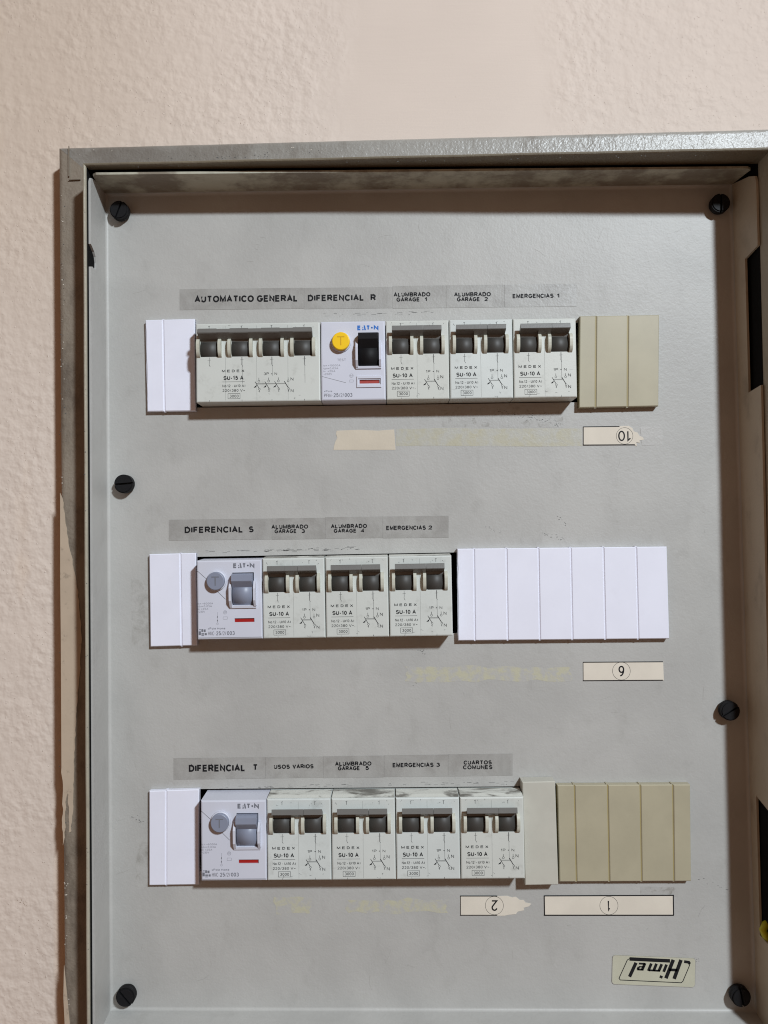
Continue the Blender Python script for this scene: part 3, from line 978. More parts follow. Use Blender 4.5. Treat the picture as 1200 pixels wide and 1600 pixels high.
def medex(poles, variant=0):
    width = 17.5 * poles if poles == 2 else 68.4
    pitch = 17.15
    root = empty('circuit_breaker', 0, 0)
    L = -width / 2
    off = 0.0 if poles == 2 else -0.95
    pk = []
    for k in range(poles):
        pk.append(rect(L + off + 3.6 + k * pitch, L + off + 13.5 + k * pitch, Z0 - 5.0, Z0 + 5.4))
    nose_body(width, pk, 'medex').build('body', 'medex', root)
    dd = FACE + 0.05
    for k in range(poles):
        x = L + off + k * pitch
        pf = MB()
        pf.box(x + 3.7, x + 13.4, FACE - 7.9, FACE - 7.6, Z0 - 4.9, Z0 + 5.3)
        pf.build('pocket_floor', 'dark', root)
        t = lever_mesh(x + 3.5, x + 13.5).build('toggle', 'toggle', root)
        drum_mesh(x + 3.8, x + 13.3).build('toggle_drum', 'drum', t)
        fin_mesh(x + 1.8, x + 3.5).build('toggle_guard', 'fin', root)
        fin_mesh(x + 13.6, x + 15.3).build('toggle_guard', 'fin', root)
    if poles == 2:
        lever_mesh(L + 13.45, L + 20.5, True).build('tie_bar', 'toggle', root)
    else:
        m = MB()
        prof = [(FACE + 4.4, Z0 + 9.05), (FACE + 4.85, Z0 + 8.75), (FACE + 5.4, Z0 + 7.0), (FACE + 5.1, Z0 + 6.6), (FACE + 1.2, Z0 + 4.2), (FACE + 0.4, Z0 + 4.9), (FACE + 0.8, Z0 + 6.6)]
        m.prism(prof, L + 2.2, L + 64.4)
        m.build('tie_bar', 'toggle', root)
    # lettering
    ink = MB()
    soft = MB()
    hair = MB()
    a = L + (3.1 if poles == 2 else 14.6)
    for i, ch in enumerate('MEDEX'):
        q = a + i * 2.62
        ink.text(ch, q - (.25 if ch == 'M' else 0), q + 1.6, 16.2, 17.6, dd, 0.03)
    ink.text('SU-%s A' % ('10' if poles == 2 else '15'), a + .6, a + 11.6, 12.0, 14.2, dd, 0.028)
    ink.stroke([(a, 11.0), (a + 12.2, 11.0)], 0.15, dd)
    ink.text('No.12 - U(10 A)', a, a + 12.5, 8.1, 9.5, dd, 0.008)
    ink.text('220/380 V~', a, a + 12.4, 5.6, 7.0, dd, 0.006)
    bx = a + 3.0
    ink.stroke([(bx, 1.8), (bx + 6.6, 1.8), (bx + 6.6, 4.6), (bx, 4.6), (bx, 1.8)], 0.16, dd)
    ink.text('3000', bx + 0.9, bx + 5.8, 2.45, 3.95, dd, 0.004)
    c0 = L + (23.3 if poles == 2 else 34.6)
    ink.text('1P + N' if poles == 2 else '3P + N', c0 - 1.3 + (0 if poles == 2 else 4), c0 + 6 + (0 if poles == 2 else 4), 14.4, 15.8, dd, 0.004)
    switch_symbol(ink, poles, c0, dd)
    for k in range(poles):
        x = L + off + k * pitch
        if k:
            hair.stroke([(x + 0.1, 0.9), (x + 0.1, NOSE - 2)], 0.13, dd - 0.02)
        cxx = x + 8.4 + (0.7 if k % 2 else 0)
        hook = soft
        hook.stroke([(cxx, 24.4), (cxx, 21.5), (cxx - .1, 20.4), (cxx + .5, 19.3)], 0.2, dd)
        hook.stroke([(cxx - .9, 22.9), (cxx + .9, 23.0)], 0.12, dd)
        hook.stroke([(cxx, 41.4), (cxx, 39.6)], 0.22, dd)
        hook.stroke([(cxx - .5, 41.2), (cxx + .5, 41.5)], 0.2, dd)
        if k:
            soft.stroke([(cxx + .2, 24.4), (cxx + .3, 14 - 4 * (k % 2))], 0.13, dd)
        dirt_ticks(soft, dd, cxx, 1.4, 0.9, 2)
    # wear that differs from one breaker to the next
    rr = random.Random(variant)
    for k in range(10):
        xx, zz = rr.uniform(L + 2, L + width - 2), rr.choice([rr.uniform(39.5, 41.8), rr.uniform(1.2, 6)])
        soft.stroke([(xx, zz), (xx + rr.uniform(-.6, .9), zz + rr.uniform(-.5, .5)), (xx + rr.uniform(-.6, 1.2), zz + rr.uniform(-.8, .4))], 0.09, dd)
    ink.build('lettering', 'ink', root)
    soft.build('faded_lettering', 'ink_soft', root)
    hair.build('module_seam', 'line', root)
    # sooty film on the upper shoulder
    s_ = MB()
    s_.box(L + 0.4, L + width - 0.4, 1.0, FACE - 4.2, NOSE, NOSE + 0.06)
    s_.add([(L + .4, FACE - 4.2, NOSE + .06), (L + width - .4, FACE - 4.2, NOSE + .06), (L + width - .4, FACE - 1.0, NOSE - .54), (L + .4, FACE - 1.0, NOSE - .54)], [(0, 1, 2, 3)])
    s_.build('soot_film', 'soot_top', root)
    return root


def rcd(first):
    """residual current device; the first one has the yellow button and black toggle"""
    width = 35.6
    L = -width / 2
    root = empty('residual_current_device', 0, 0)
    tx0, tx1 = (L + 20.6, L + 32.0) if first else (L + 19.4, L + 31.2)
    tz0, tz1 = (18.6, 36.6) if first else (18.2, 35.6)
    wz0, wz1 = (9.0, 11.1)
    wx0, wx1 = (L + 21.2, L + 32.2) if first else (L + 20.4, L + 31.2)
    nose_body(width, [rect(tx0, tx1, tz0, tz1), rect(wx0, wx1, wz0, wz1)], 'rcd', 1.2 if not first else 0.5, 0.8).build('body', 'rcd', root)
    dd = FACE + 0.05
    tm = 'black_plastic' if first else 'rcd_grey'
    m = MB()
    m.box(tx0 + .1, tx1 - .1, FACE - 7.9, FACE - 7.6, tz0 + .1, tz1 - .1)
    m.build('pocket_floor', 'dark', root)
    m = MB()
    m.box(wx0 + .05, wx1 - .05, FACE - 7.5, FACE - 0.7, wz0 + .05, wz1 - .05)
    m.build('status_flag', 'red_pale' if first else 'red', root)
    if first:
        m = MB()
        x0, x1, z0, z1 = L + 19.7, L + 33.2, 6.9, 13.0
        m.slab(rect(x0, x1, z0, z1), FACE - .1, FACE + .55, [rect(wx0 - .7, wx1 + .6, wz0 - .6, wz1 + .6)])
        m.build('window_frame', 'rcd', root)
    # toggle: lever leaning up over a drum
    zc = 26.4
    m = MB()
    if first:
        prof = [(FACE + 3.6, zc + 9.4), (FACE + 4.9, zc + 8.6), (FACE + 4.6, zc + 5.8), (FACE + 1.6, zc + 1.4), (FACE - 2.5, zc + 1.0), (FACE - 3, zc + 9)]
    else:
        prof = [(FACE + 2.6, zc + 8.8), (FACE + 4.2, zc + 8.0), (FACE + 4.6, zc + 5.0), (FACE + 4.2, zc + 4.4), (FACE + 1.4, zc + 1.0), (FACE - 2.5, zc + 1.0), (FACE - 3, zc + 8.7)]
    m.prism(prof, tx0 + .35, tx1 - .45)
    t = m.build('toggle', tm, root)
    drum_mesh(tx0 + .5, tx1 - .6, zc - 2.2, 7.6, -5.0).build('toggle_drum', tm, t)
    # white guards left and right of the toggle
    for x0, x1, zl, zh in ((tx0 - 1.3, tx0 - .05, tz0 - 1.0, tz0 + 13.5), (tx1 + .05, tx1 + 1.2, tz0 - .8, tz0 + 13)):
        m = MB()
        m.prism([(FACE - .5, zl), (FACE + 1.2, zl), (FACE + 3.4, zl + 3.5), (FACE + 3.6, zh - 4), (FACE + 1.5, zh), (FACE - .5, zh)], x0, x1)
        m.build('toggle_guard', 'rcd', root)
    m = MB()
    m.prism([(FACE - .5, tz0 - 1.6), (FACE + .8, tz0 - 1.6), (FACE + 1.0, tz0 - .3), (FACE - .5, tz0 - .1)], tx0 - 1.3, tx1 + 1.2)
    m.build('toggle_sill', 'rcd', root)
    # test button in a round collar
    bx, bz = (L + 11.4, 31.6) if first else (L + 10.9, 31.4)
    m = MB()
    m.disc(bx, bz, 5.4, FACE - .5, FACE + 1.2, 36, c=0.4)
    m.build('button_collar', 'rcd', root)
    m = MB()
    m.disc(bx, bz, 4.85, FACE, FACE + 3.2, 40, c=0.45)
    b = m.build('test_button', 'yellow' if first else 'rcd_grey', root)
    m = MB()
    m.box(bx - 2.0, bx + 2.0, FACE + 3.15, FACE + 3.3, bz + 2.0, bz + 2.5)
    m.box(bx - .3, bx + .3, FACE + 3.15, FACE + 3.3, bz - 2.3, bz + 2.0)
    m.build('embossed_letter', 'yellow_dark' if first else 'grey_ink', b)
    # lettering
    brand = MB()
    e0 = L + 20.0 if not first else L + 20.3
    z0, z1 = (38.0, 40.6)
    brand.text('E', e0, e0 + 2.0, z0, z1, dd, 0.055)
    brand.add([(e0 + 3.9, dd, z0), (e0 + 4.7, dd, z0), (e0 + 4.2, dd, z1), (e0 + 3.5, dd, z1)], [(0, 1, 2, 3)])
    brand.add([(e0 + 2.6, dd, z0), (e0 + 3.4, dd, z0), (e0 + 3.5, dd, z0 + .7), (e0 + 2.8, dd, z0 + .7)], [(0, 1, 2, 3)])
    brand.add([(e0 + 2.7, dd, z1 - 1.5), (e0 + 3.2, dd, z1 - 1.5), (e0 + 3.3, dd, z1 - .9), (e0 + 2.9, dd, z1 - .9)], [(0, 1, 2, 3)])
    brand.text('T', e0 + 4.9, e0 + 7.0, z0, z1, dd, 0.055)
    brand.ring(e0 + 8.0, (z0 + z1) / 2, 0.28, 0.5, dd, 14)
    brand.text('N', e0 + 9.0, e0 + 11.6, z0, z1, dd, 0.055)
    brand.build('brand_lettering', 'blue' if first else 'grey_ink', root)
    fa, bo, ln = MB(), MB(), MB()
    if first:
        rows = ['Icn =10000A', 'IΔn=0,03A', 'In  =25A', '~230V']
        for i, s_ in enumerate(rows):
            fa.text(s_, L + 1.5, L + (10.8, 9.6, 8.0, 6.2)[i], 18.6 - i * 1.55, 19.6 - i * 1.55, dd, 0.006)
        fa.text('TEST', L + 9.1, L + 13.9, 21.4, 22.7, dd, 0.004)
        ln.stroke([(L + .6, 13.2), (L + 13.7, 9.6)], 0.15, dd)
        fa.ring(L + 16.8, 13.4, 1.0, 0.14, dd, 12)
        fa.text('mA', L + 16.1, L + 17.5, 13.0, 13.8, dd)
        fa.stroke(rect(L + 15.8, L + 17.8, 9.9, 11.1) + [(L + 15.8, 9.9)], 0.12, dd)
        bo.text('xPole', L + 1.7, L + 6.2, 4.7, 5.6, dd, 0.004)
        fa.text('PFIM-', L + 1.7, L + 6.4, 1.9, 3.8, dd, 0.004)
        bo.text('25', L + 6.9, L + 9.6, 1.9, 4.0, dd, 0.01)
        fa.text('/2/', L + 9.9, L + 12.6, 1.9, 4.0, dd)
        bo.text('003', L + 13.0, L + 17.2, 1.9, 4.0, dd, 0.01)
    else:
        rows = ['Icn =6000A', 'IΔn=0,03A', 'In =25A', '~230V']
        for i, s_ in enumerate(rows):
            fa.text(s_, L + .5, L + (8.8, 8.2, 6.2, 4.4)[i], 18.8 - i * 1.45, 19.8 - i * 1.45, dd, 0.006)
        ln.stroke([(L + .5, 36.8), (L + 6.5, 31.4)], 0.2, dd)
        ln.stroke([(L + 11.5, 25.4), (L + 15.6, 21.4)], 0.2, dd)
        fa.stroke([(L + 11.1, 14.6), (L + 11.1, 8.9)], 0.12, dd)
        for z in (12.2, 10.2):
            ln.add([(L + 10.8, dd, z - .5), (L + 11.4, dd, z - .5), (L + 11.1, dd, z + .5)], [(0, 1, 2)])
        fa.ring(L + 11.1, 8.3, 0.5, 0.14, dd, 12)
        fa.ring(L + 15.3, 14.4, 1.0, 0.16, dd, 6)
        fa.text('25', L + 14.7, L + 15.9, 14.0, 14.9, dd)
        fa.stroke(rect(L + 14.2, L + 16.5, 10.7, 12.0) + [(L + 14.2, 10.7)], 0.13, dd)
        # emblem: small house of dark blocks
        hx = L + .6
        for (q0, q1, r0_, r1_) in ((.2, 1.4, 2.2, 4.7), (1.7, 2.6, 3.9, 5.8), (1.7, 3.2, 2.6, 3.5), (2.9, 4.0, 3.9, 5.6), (3.5, 4.6, 2.2, 3.6), (0.5, 1.4, 5.0, 5.6), (1.7, 3.1, 1.9, 2.4)):
            bo.stroke([(hx + q0, (r0_ + r1_) / 2), (hx + q1, (r0_ + r1_) / 2)], (r1_ - r0_) * .8, dd)
        bo.text('xPole Home', L + 5.8, L + 15.3, 5.3, 6.4, dd, 0.004)
        fa.text('HNC-', L + 5.9, L + 10.0, 2.2, 4.3, dd, 0.004)
        bo.text('25', L + 10.3, L + 12.9, 2.2, 4.3, dd, 0.012)
        fa.text('/2/', L + 13.2, L + 15.8, 2.2, 4.3, dd)
        bo.text('003', L + 16.2, L + 20.4, 2.2, 4.3, dd, 0.012)
        ln.stroke([(L + .3, 0.95), (L + width - .4, 0.95)], 0.16, dd)
    fa.build('faint_lettering', 'ink_faint', root)
    bo.build('bold_lettering', 'grey_ink', root)
    ln.build('printed_line', 'ink_soft', root)
    return root


def place(o, r, pxl, pxr):
    a, b = at(*row_pt(r, pxl), FACE), at(*row_pt(r, pxr), FACE)
    (x0, y0), (x1, y1) = ROWS[r]
    A, B = at(x0, y0, FACE), at(x1, y1, FACE)
    ang = math.atan2(B[1] - A[1], B[0] - A[0])
    o.location = ((a[0] + b[0]) / 2000, 0, (a[1] + b[1]) / 2000)
    o.rotation_euler = (0, -ang, 0)
    return (b[0] - a[0])


g4 = medex(4)
w4 = place(g4, 1, 306.3, 501.2)
g4.scale = (w4 / 68.4, 1, 1)
tag(g4, 'wide four pole breaker marked SU-15 A under the tape AUTOMATICO GENERAL', 'circuit breaker')

BR = 'two pole breakers marked SU-10 A'
specs = [(1, 603.7, 702.8, 'two pole breaker touching the switch that has the yellow button'),
         (1, 703.2, 802.6, 'middle one of the three two pole breakers in the top row'),
         (1, 803.0, 902.4, 'two pole breaker beside the short beige blank strip, under EMERGENCIAS 1'),
         (2, 411.0, 509.0, 'two pole breaker touching the DIFERENCIAL S switch in the middle row'),
         (2, 509.6, 608.4, 'two pole breaker between two others in the middle row'),
         (2, 609.0, 708.0, 'two pole breaker left of the long white blank strip in the middle row'),
         (3, 417.6, 518.3, 'two pole breaker in the bottom row under USOS VARIOS'),
         (3, 518.8, 619.0, 'second two pole breaker from the DIFERENCIAL T switch, bottom row'),
         (3, 619.5, 719.8, 'bottom row breaker immediately left of the one under CUARTOS COMUNES'),
         (3, 720.3, 820.6, 'two pole breaker against the tall pale spacer, under CUARTOS COMUNES')]
protos = [medex(2, 11), medex(2, 23), medex(2, 37)]
made = []
for i, (r, a, b, lab) in enumerate(specs):
    o = protos[i] if i < 3 else copy_tree(protos[(i * 2 + i // 3) % 3])
    made.append(o)
for (r, a, b, lab), o in zip(specs, made):
    ww = place(o, r, a, b)
    o.scale = (ww / 35.0, 1, 1)
    tag(o, lab, 'circuit breaker', BR)

d1 = rcd(True)
w_ = place(d1, 1, 501.6, 603.3)
d1.scale = (w_ / 35.6, 1, 1)
tag(d1, 'white differential switch with a yellow test button and black toggle', 'residual current switch')
d2 = rcd(False)
d3 = copy_tree(d2)
for o, r, a, b, lab in ((d2, 2, 308.3, 410.6, 'white differential switch with grey button in the middle row under DIFERENCIAL S'),
                        (d3, 3, 314.2, 417.2, 'white differential switch with grey button in the bottom row under DIFERENCIAL T')):
    w_ = place(o, r, a, b)
    o.scale = (w_ / 35.6, 1, 1)
    tag(o, lab, 'residual current switch', 'white differential switches with grey buttons')


# ------------------------------------------------------------------ blanking strips
def quad_strip(name, tl, tr, br, bl, cuts, mat, d, label, cat='blanking strip', groove='same', ragged=False, th=None, base=True, group=None):
    """strip of snap-off segments; cuts = photo x of the grooves at the top edge"""
    TL, TR, BR_, BL = (Vector(at(*p, d)) for p in (tl, tr, br, bl))
    cxm, czm = (BL + BR_) / 2
    ang = math.atan2((BR_ - BL).y, (BR_ - BL).x)
    root = empty(name, cxm, czm, ang)
    tag(root, label, cat, group)
    ca, sa = math.cos(-ang), math.sin(-ang)

    def loc(p):
        x, z = p.x - cxm, p.y - czm
        return Vector((ca * x - sa * z, sa * x + ca * z))
    TL, TR, BR_, BL = map(loc, (TL, TR, BR_, BL))
    fr = [0] + [(c - tl[0]) / (tr[0] - tl[0]) for c in cuts] + [1]
    gm = mat if groove == 'same' else groove
    if base:
        m = MB()
        m.slab([tuple(BL.lerp(TL, .004)), tuple(BR_.lerp(TR, .004)), tuple(TR.lerp(BR_, .004)), tuple(TL.lerp(BL, .004))], 0.1, d - 0.5)
        m.build('backing', gm, root)
    rr = random.Random(len(cuts) * 7 + int(tl[0]))
    for k in range(len(fr) - 1):
        g = 0.26
        a, b = fr[k], fr[k + 1]
        bl_, br_, tl_, tr_ = BL.lerp(BR_, a), BL.lerp(BR_, b), TL.lerp(TR, a), TL.lerp(TR, b)
        gl = g if k else 0
        gr = g if k < len(fr) - 2 else 0
        outer = [Vector((bl_.x + gl, bl_.y)), Vector((br_.x - gr, br_.y)), Vector((tr_.x - gr, tr_.y)), Vector((tl_.x + gl, tl_.y))]
        if ragged and k == 0:
            n = 14
            left = [outer[3].lerp(outer[0], i / n) for i in range(1, n)]
            left = [Vector((p.x + rr.uniform(-.16, .3), p.y)) for p in left]
            outer = outer + left
        c = 0.42
        cc = sum(outer, Vector((0, 0))) / len(outer)
        inner = [Vector((p.x + math.copysign(c, cc.x - p.x), p.y + (math.copysign(c, cc.y - p.y) if i < 4 else 0))) for i, p in enumerate(outer)]
        n = len(outer)
        lift = d + rr.uniform(-.06, .06)
        tris = geometry.tessellate_polygon([[Vector((p.x, p.y, 0)) for p in inner]])
        vs = [(p.x, 0.2, p.y) for p in outer] + [(p.x, lift - c, p.y) for p in outer] + [(p.x, lift, p.y) for p in inner]
        fs = [tuple(2 * n + q for q in t) for t in tris]
        for q in range(n):
            q2 = (q + 1) % n
            fs += [(q, q2, n + q2, n + q), (n + q, n + q2, 2 * n + q2, 2 * n + q)]
        mb = MB()
        mb.add(vs, fs)
        mb.build('segment', mat, root)
        # small snap-off tab left at the top and bottom of each groove
        if k:
            t = MB()
            for p in (tl_, bl_):
                sg = 1 if p is tl_ else -1
                t.box(p.x - .5, p.x + .5, 0.3, d - 0.7, p.y - (.05 if sg > 0 else .35), p.y + (.35 if sg > 0 else .05))
            t.build('snap_tab', mat, root)
    return root


quad_strip('blanking_strip', (227, 500), (304, 498), (305.5, 642), (230, 643), [254.5], 'white', 3.2,
           'short white blank strip with a burred edge, left of the AUTOMATICO GENERAL breaker', ragged=True)
quad_strip('blanking_strip', (906, 494), (1030, 492), (1029, 634.5), (905, 637), [931.5, 981.5], 'beige', 4.2,
           'short beige blank strip of three segments at the right end of the top row', groove='amber')
quad_strip('blanking_strip', (233, 866), (306, 864), (308, 1008.5), (235, 1010.5), [281.5], 'white', 3.2,
           'short white blank strip left of the DIFERENCIAL S switch')
quad_strip('blanking_strip', (714.5, 857.5), (1042, 854), (1046, 998), (716, 1001), [740.5, 791.5, 841.5, 892, 943, 994], 'white', 4.0,
           'long white blank strip of seven segments filling the middle row', ragged=True)
quad_strip('blanking_strip', (233, 1236), (311, 1233.5), (310.5, 1382.5), (233, 1383.5), [259.5], 'white', 3.2,
           'short white blank strip left of the DIFERENCIAL T switch')
quad_strip('blanking_strip', (871, 1227), (1078.5, 1226), (1080, 1377), (874.5, 1378), [897.5, 949.5, 1000.5, 1051.5], 'beige', 4.2,
           'long beige blank strip of five segments at the right end of the bottom row', groove='amber')
quad_strip('spacer', (816, 1222), (867.5, 1221), (872.5, 1382.5), (820.5, 1383.5), [], 'spacer', 8.0,
           'tall plain pale grey spacer between CUARTOS COMUNES breaker and beige blank', 'spacer', base=False)


# ------------------------------------------------------------------ printed tapes
def tape(x0, x1, yt, yb, words, label, group='printed label tapes above the breaker rows'):
    """words: list of (text, px0, px1, py top, py bottom, bold)"""
    s = -0.012
    pts = [at(x0, yt, 0), at(x1, yt + s * (x1 - x0), 0), at(x1, yb + s * (x1 - x0), 0), at(x0, yb, 0)]
    cxx, czz = sum(p[0] for p in pts) / 4, sum(p[1] for p in pts) / 4
    root = empty('label_tape', cxx, czz)
    tag(root, label, 'label', group)
    m = MB()
    m.slab([(p[0] - cxx, p[1] - czz) for p in pts], 0.02, 0.14)
    m.build('tape_film', 'tape', root)
    m = MB()
    for t, a, b, y0, y1, bo in words:
        y0, y1 = y0 - 0.25, y1 + 0.25
        p, q = at(a, y1, 0.2), at(b, y1 - 0.010 * (b - a), 0.2)
        u = at(a, y0, 0.2)
        h = u[1] - p[1]
        wd = math.hypot(q[0] - p[0], q[1] - p[1])
        ang = math.atan2(q[1] - p[1], q[0] - p[0])
        mb = MB()
        mb.text(t, 0, wd, 0, h, 0.2, bo)
        c, s_ = math.cos(ang), math.sin(ang)
        m.add([(p[0] - cxx + c * x - s_ * z, d, p[1] - czz + s_ * x + c * z) for x, d, z in mb.v], mb.f)
    m.build('lettering', 'ink', root)
    return root


B1 = 0.044
tape(281, 475, 452, 484.5, [('AUTOMATICO GENERAL', 304, 465.5, 462.5, 472.5, B1)], 'long tape reading AUTOMATICO GENERAL')
tape(475.3, 613.5, 450, 483, [('DIFERENCIAL', 481, 569, 461, 470.5, B1), ('R', 579, 587.5, 460, 469.5, B1)], 'tape reading DIFERENCIAL R')
tape(613.8, 697, 447, 482, [('ALUMBRADO', 615, 672.5, 457.2, 463.4, B1), ('GARAGE', 619.5, 656, 465, 471.2, B1), ('1', 663.5, 667, 464.7, 470.7, B1)], 'tape reading ALUMBRADO GARAGE 1, immediately right of DIFERENCIAL R')
tape(697.3, 788, 446, 481, [('ALUMBRADO', 709.5, 767, 457, 463.2, B1), ('GARAGE', 714, 750, 464.6, 470.8, B1), ('2', 757, 762.5, 464.3, 470.2, B1)], 'tape reading ALUMBRADO GARAGE 2, left of EMERGENCIAS in the top row')
tape(788.3, 901, 445, 480, [('EMERGENCIAS', 801, 865, 459.5, 465.8, B1), ('1', 870, 874, 459, 465.2, B1)], 'tape reading EMERGENCIAS 1 at the right end of the top labels')
tape(264, 425, 812, 844.5, [('DIFERENCIAL', 288.5, 380, 823.3, 832.8, B1), ('S', 389, 396.3, 822.5, 831.5, B1)], 'tape reading DIFERENCIAL S')
tape(425.3, 508, 810, 843, [('ALUMBRADO', 424, 481.5, 820.3, 826.3, B1), ('GARAGE', 429, 463.5, 827.3, 833, B1), ('3', 471, 476.5, 827, 832.6, B1)], 'tape reading ALUMBRADO GARAGE 3, immediately right of DIFERENCIAL S')
tape(508.3, 598, 808, 841.5, [('ALUMBRADO', 517, 573.5, 819.3, 825.3, B1), ('GARAGE', 521.5, 557, 826.6, 832.4, B1), ('4', 564, 569.5, 826.2, 832, B1)], 'tape reading ALUMBRADO GARAGE 4, left of EMERGENCIAS in the middle row')
tape(598.3, 701, 807, 841, [('EMERGENCIAS', 603.5, 665.5, 821.8, 828.2, B1), ('2', 669.5, 675.5, 821.3, 827.2, B1)], 'tape reading EMERGENCIAS 2 ending the middle row of labels')
tape(271.5, 415, 1184.5, 1218, [('DIFERENCIAL', 295, 383.5, 1195.3, 1205.8, B1), ('T', 395, 403, 1194.3, 1203.7, B1)], 'tape reading DIFERENCIAL T')
tape(415.3, 505, 1183, 1216, [('USOS', 428, 453, 1195, 1201.3, B1), ('VARIOS', 457, 490, 1194.5, 1200.7, B1)], 'tape reading USOS VARIOS')
tape(505.3, 600, 1181.5, 1215.5, [('ALUMBRADO', 523.5, 580.5, 1190.4, 1196.6, B1), ('GARAGE', 528, 562.5, 1197.6, 1203.6, B1), ('5', 571, 576.5, 1197.2, 1203, B1)], 'tape reading ALUMBRADO GARAGE 5, immediately right of USOS VARIOS')
tape(600.3, 700, 1180, 1214, [('EMERGENCIAS', 613.5, 677.5, 1192.4, 1198.8, B1), ('3', 681.5, 687.5, 1192, 1197.9, B1)], 'tape reading EMERGENCIAS 3, immediately left of CUARTOS COMUNES')
tape(700.3, 801, 1178.5, 1213, [('CUARTOS', 724.5, 768.5, 1188.6, 1194.6, B1), ('COMUNES', 723.5, 769.5, 1196, 1202, B1)], 'tape reading CUARTOS COMUNES')


# ------------------------------------------------------------------ paper number labels
def paper(outline, number, c, label, lines, numw=5.0, r=13.6):
    cx_, cz_ = at(*c, 0.3)
    root = empty('number_label', cx_, cz_)
    tag(root, label, 'number label')
    m = MB()
    m.slab([(x - cx_, z - cz_) for x, z in (at(*p, 0) for p in outline)], 0.03, 0.22)
    m.build('paper', 'paper', root)
    m = MB()
    for a, b, w_ in lines:
        p, q = at(*a, .25), at(*b, .25)
        m.stroke([(p[0] - cx_, p[1] - cz_), (q[0] - cx_, q[1] - cz_)], w_, 0.27)
    m.build('border', 'ink', root)
    m = MB()
    m.ring(0, 0, r * 0.352, 0.16, 0.27, 40)
    hw = numw / 2
    m.text(number, -hw * .355, hw * .355, -2.9, 2.9, 0.27, 0.0, rot=True)
    m.build('number', 'ink', root)
    return root


paper([(911, 667), (962, 666), (982, 665.5), (988, 669), (990, 674), (996, 676), (999, 681), (1004, 683), (1006, 687), (999, 688), (1000, 692), (994, 691), (995, 697), (989, 695), (911, 696)], '10', (976, 681),
      'torn cream label with an upside down 10 below the beige blank of the top row',
      [((911, 667), (968, 666.3), .45), ((911, 695.3), (992, 694.8), .5), ((911.5, 667), (911.5, 695.5), .35)], 20, 13)
paper([(911, 1034.5), (1036, 1033.5), (1037, 1063), (911.5, 1064)], '6', (971, 1048.5),
      'cream label with an upside down 6 in a circle below the long white blank',
      [((911, 1034.8), (1036, 1034), .5), ((911, 1063.5), (1036, 1062.7), .45), ((911.3, 1035), (911.5, 1063), .2)], 9, 13.8)
paper([(719.5, 1400), (778, 1400), (792, 1399.5), (800, 1402), (806, 1401), (812, 1406), (818, 1406), (821, 1410), (830, 1412), (826, 1416), (818, 1418), (819, 1422), (809, 1424), (806, 1428), (795, 1429), (788, 1430.5), (720, 1430.5)], '2', (772.5, 1415),
      'torn cream label with an upside down 2 below the CUARTOS COMUNES breaker',
      [((719, 1400), (777, 1400), .55), ((719, 1430), (777, 1430), .45), ((719.6, 1400), (719.8, 1430), .25)], 9.5, 14)
paper([(850, 1399.5), (1052, 1399), (1052, 1430), (850.5, 1430.5)], '1', (951.5, 1415),
      'long cream label with an upside down 1 in a full black border',
      [((850, 1399.8), (1053, 1399), .6), ((850, 1430), (1053, 1430), .6), ((850.5, 1400), (851, 1430), .5), ((1052, 1399), (1052.5, 1430), .6)], 3.6, 14)


def patch(name, pts, mat, label, cat, d1=0.1, group=None):
    q = [at(*p, 0) for p in pts]
    cx_, cz_ = sum(p[0] for p in q) / len(q), sum(p[1] for p in q) / len(q)
    m = MB()
    m.slab([(x - cx_, z - cz_) for x, z in q], 0.015, d1)
    o = m.build(name, mat)
    o.location = (cx_ * .001, 0, cz_ * .001)
    return tag(o, label, cat, group)


def ragged(x0, y0, x1, y1, amp, n=9, seed=0):
    rr = random.Random(seed)
    pts = []
    for i in range(n):
        pts.append((x0 + (x1 - x0) * i / n, y0 + rr.uniform(-amp, amp)))
    for i in range(4):
        pts.append((x1 + rr.uniform(-amp * 2, amp), y0 + (y1 - y0) * i / 4))
    for i in range(n):
        pts.append((x1 - (x1 - x0) * i / n, y1 + rr.uniform(-amp, amp)))
    for i in range(4):
        pts.append((x0 + rr.uniform(-amp, amp * 2), y1 - (y1 - y0) * i / 4))
    return pts


patch('paper_scrap', [(526, 673), (560, 671.5), (590, 673), (616, 671), (618, 703), (570, 703), (521, 703), (522, 697), (524, 690), (527, 684), (525, 678)], 'scrap',
      'cream paper scrap left from a torn label below the top row', 'paper scrap', 0.16)
patch('glue_strip', ragged(618.5, 669.5, 910, 697, 0.6, seed=2), 'glue_band', 'long strip of yellowed tape glue below the top row', 'glue residue', 0.06)
patch('clear_tape', [(1000, 666), (1035, 665.5), (1035, 695), (1003, 696)], 'clear', 'clear tape end right of the torn label numbered 10', 'tape')
patch('glue_patch', ragged(632, 1042, 893, 1064, 3.0, 14, seed=3), 'glue', 'long blotchy yellow glue patch below the middle row', 'glue residue', 0.05)
patch('glue_patch', ragged(428, 1403, 486, 1428, 2.5, 6, seed=4), 'glue', 'short blotchy yellow glue patch below the USOS VARIOS breaker', 'glue residue', 0.05)
patch('glue_patch', ragged(542, 1405, 700, 1426, 3.0, 10, seed=5), 'glue', 'faint yellow glue patch below the breaker under EMERGENCIAS 3', 'glue residue', 0.05)

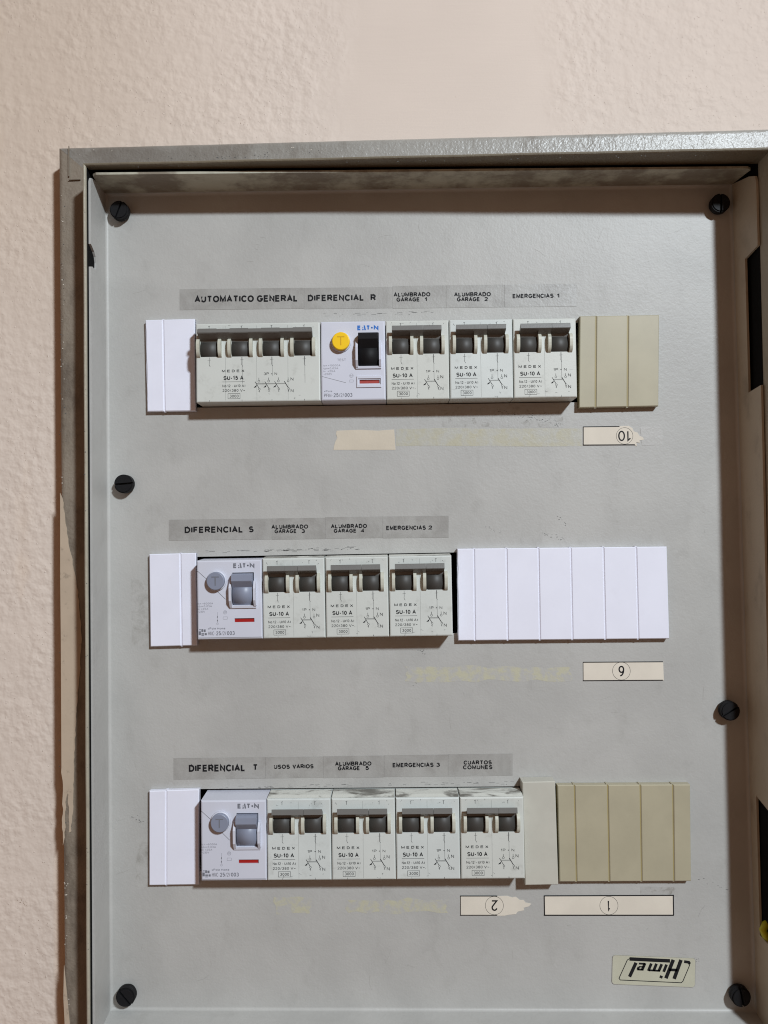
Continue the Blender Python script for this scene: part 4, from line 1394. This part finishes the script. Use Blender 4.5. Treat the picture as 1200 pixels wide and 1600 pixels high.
# ------------------------------------------------------------------ maker's sticker (upside down)
tl, tr, br, bl = (at(*p, 0) for p in ((957.5, 1492), (1087, 1497), (1085, 1542), (956, 1536)))
cx_, cz_ = (tl[0] + br[0]) / 2, (tl[1] + br[1]) / 2
ang = math.atan2(tr[1] - tl[1], tr[0] - tl[0])
st = empty('maker_sticker', cx_, cz_, ang)
tag(st, 'yellowed sticker with an upside down black Himel logo', 'sticker')
sw, sh = math.hypot(tr[0] - tl[0], tr[1] - tl[1]), 15.6
rr_ = 1.6
out = []
for qx, qz, a0 in ((sw / 2 - rr_, sh / 2 - rr_, 0), (-sw / 2 + rr_, sh / 2 - rr_, 90), (-sw / 2 + rr_, -sh / 2 + rr_, 180), (sw / 2 - rr_, -sh / 2 + rr_, 270)):
    for k in range(6):
        th = math.radians(a0 + 18 * k)
        out.append((qx + rr_ * math.cos(th), qz + rr_ * math.sin(th)))
m = MB()
m.slab(out, 0.03, 0.3)
m.build('sticker_sheet', 'sticker', st)
m = MB()
m.ribbon(out + out[:1], 0.22, 0.31)
m.build('dirty_rim', 'scratch', st)


def sp(x, y):     # pixel of an enlarged view of the sticker (x 125..1100, y 95..465) -> mm on the sticker
    return ((x - 612) * sw / 972, -((y - 282) - (x - 612) * 0.043) * sw / 972)


m = MB()
for pts, w_ in (([(800, 163), (325, 138)], 1.9), ([(330, 132), (300, 150), (207, 362), (222, 382), (935, 417), (955, 400), (1030, 215), (1028, 190)], .42),
                ([(1032, 200), (1020, 180), (965, 172)], 1.5)):
    m.ribbon([sp(*p) for p in pts], w_, 0.34)
m.build('logo_border', 'ink', st)
m = MB()
for pts, w_ in (([(838, 150), (756, 365)], 1.95), ([(928, 152), (852, 372)], 1.95), ([(790, 266), (890, 270)], 1.5),          # H
                ([(760, 205), (728, 290)], 1.5), ([(706, 335), (694, 362)], 1.6),                                          # i
                ([(704, 200), (670, 282)], 1.5), ([(642, 195), (610, 280)], 1.5), ([(582, 192), (548, 278)], 1.5), ([(686, 278), (552, 270)], 1.0),   # m
                ([(508, 188), (474, 270)], 1.5), ([(512, 196), (436, 192)], 1.0), ([(485, 264), (418, 260)], 1.0), ([(436, 232), (422, 264)], 1.3), ([(497, 232), (435, 228)], .7), # e
                ([(402, 182), (330, 345)], 1.8)):                                                                          # l
    m.stroke([sp(*p) for p in pts], w_, 0.35)
m.build('logo_lettering', 'ink', st)

# ------------------------------------------------------------------ wire glimpsed behind the right edge
wr = empty('earth_wire', 0, 0)
tag(wr, 'yellow and green wire glimpsed in the dark gap at the right edge', 'wire')


def tube(pts, r, n=12):
    m = MB()
    vs = []
    P3 = [Vector(p) for p in pts]
    for i, p in enumerate(P3):
        t = (P3[min(i + 1, len(P3) - 1)] - P3[max(i - 1, 0)]).normalized()
        a = t.cross(Vector((0.3, 1, 0.2))).normalized()
        b = t.cross(a)
        vs += [tuple(p + a * r * math.cos(2 * math.pi * k / n) + b * r * math.sin(2 * math.pi * k / n)) for k in range(n)]
    m.add(vs, [(i * n + k, i * n + (k + 1) % n, (i + 1) * n + (k + 1) % n, (i + 1) * n + k) for i in range(len(P3) - 1) for k in range(n)], True)
    return m


def arc3(pix, d):
    return [(at(x, y, dd_)[0], dd_, at(x, y, dd_)[1]) for (x, y), dd_ in zip(pix, d)]


tube(arc3([(1222, 1441), (1207, 1440), (1196, 1445), (1192, 1453), (1196, 1462), (1206, 1470), (1222, 1478)], [8, 10, 12, 13, 13, 12, 10]), 1.9).build('wire_sleeve', 'wire_y', wr)
tube(arc3([(1225, 1452), (1210, 1452), (1202, 1458), (1204, 1468), (1220, 1480)], [8, 11, 13.6, 13.6, 12]), 1.5).build('green_stripe', 'wire_g', wr)
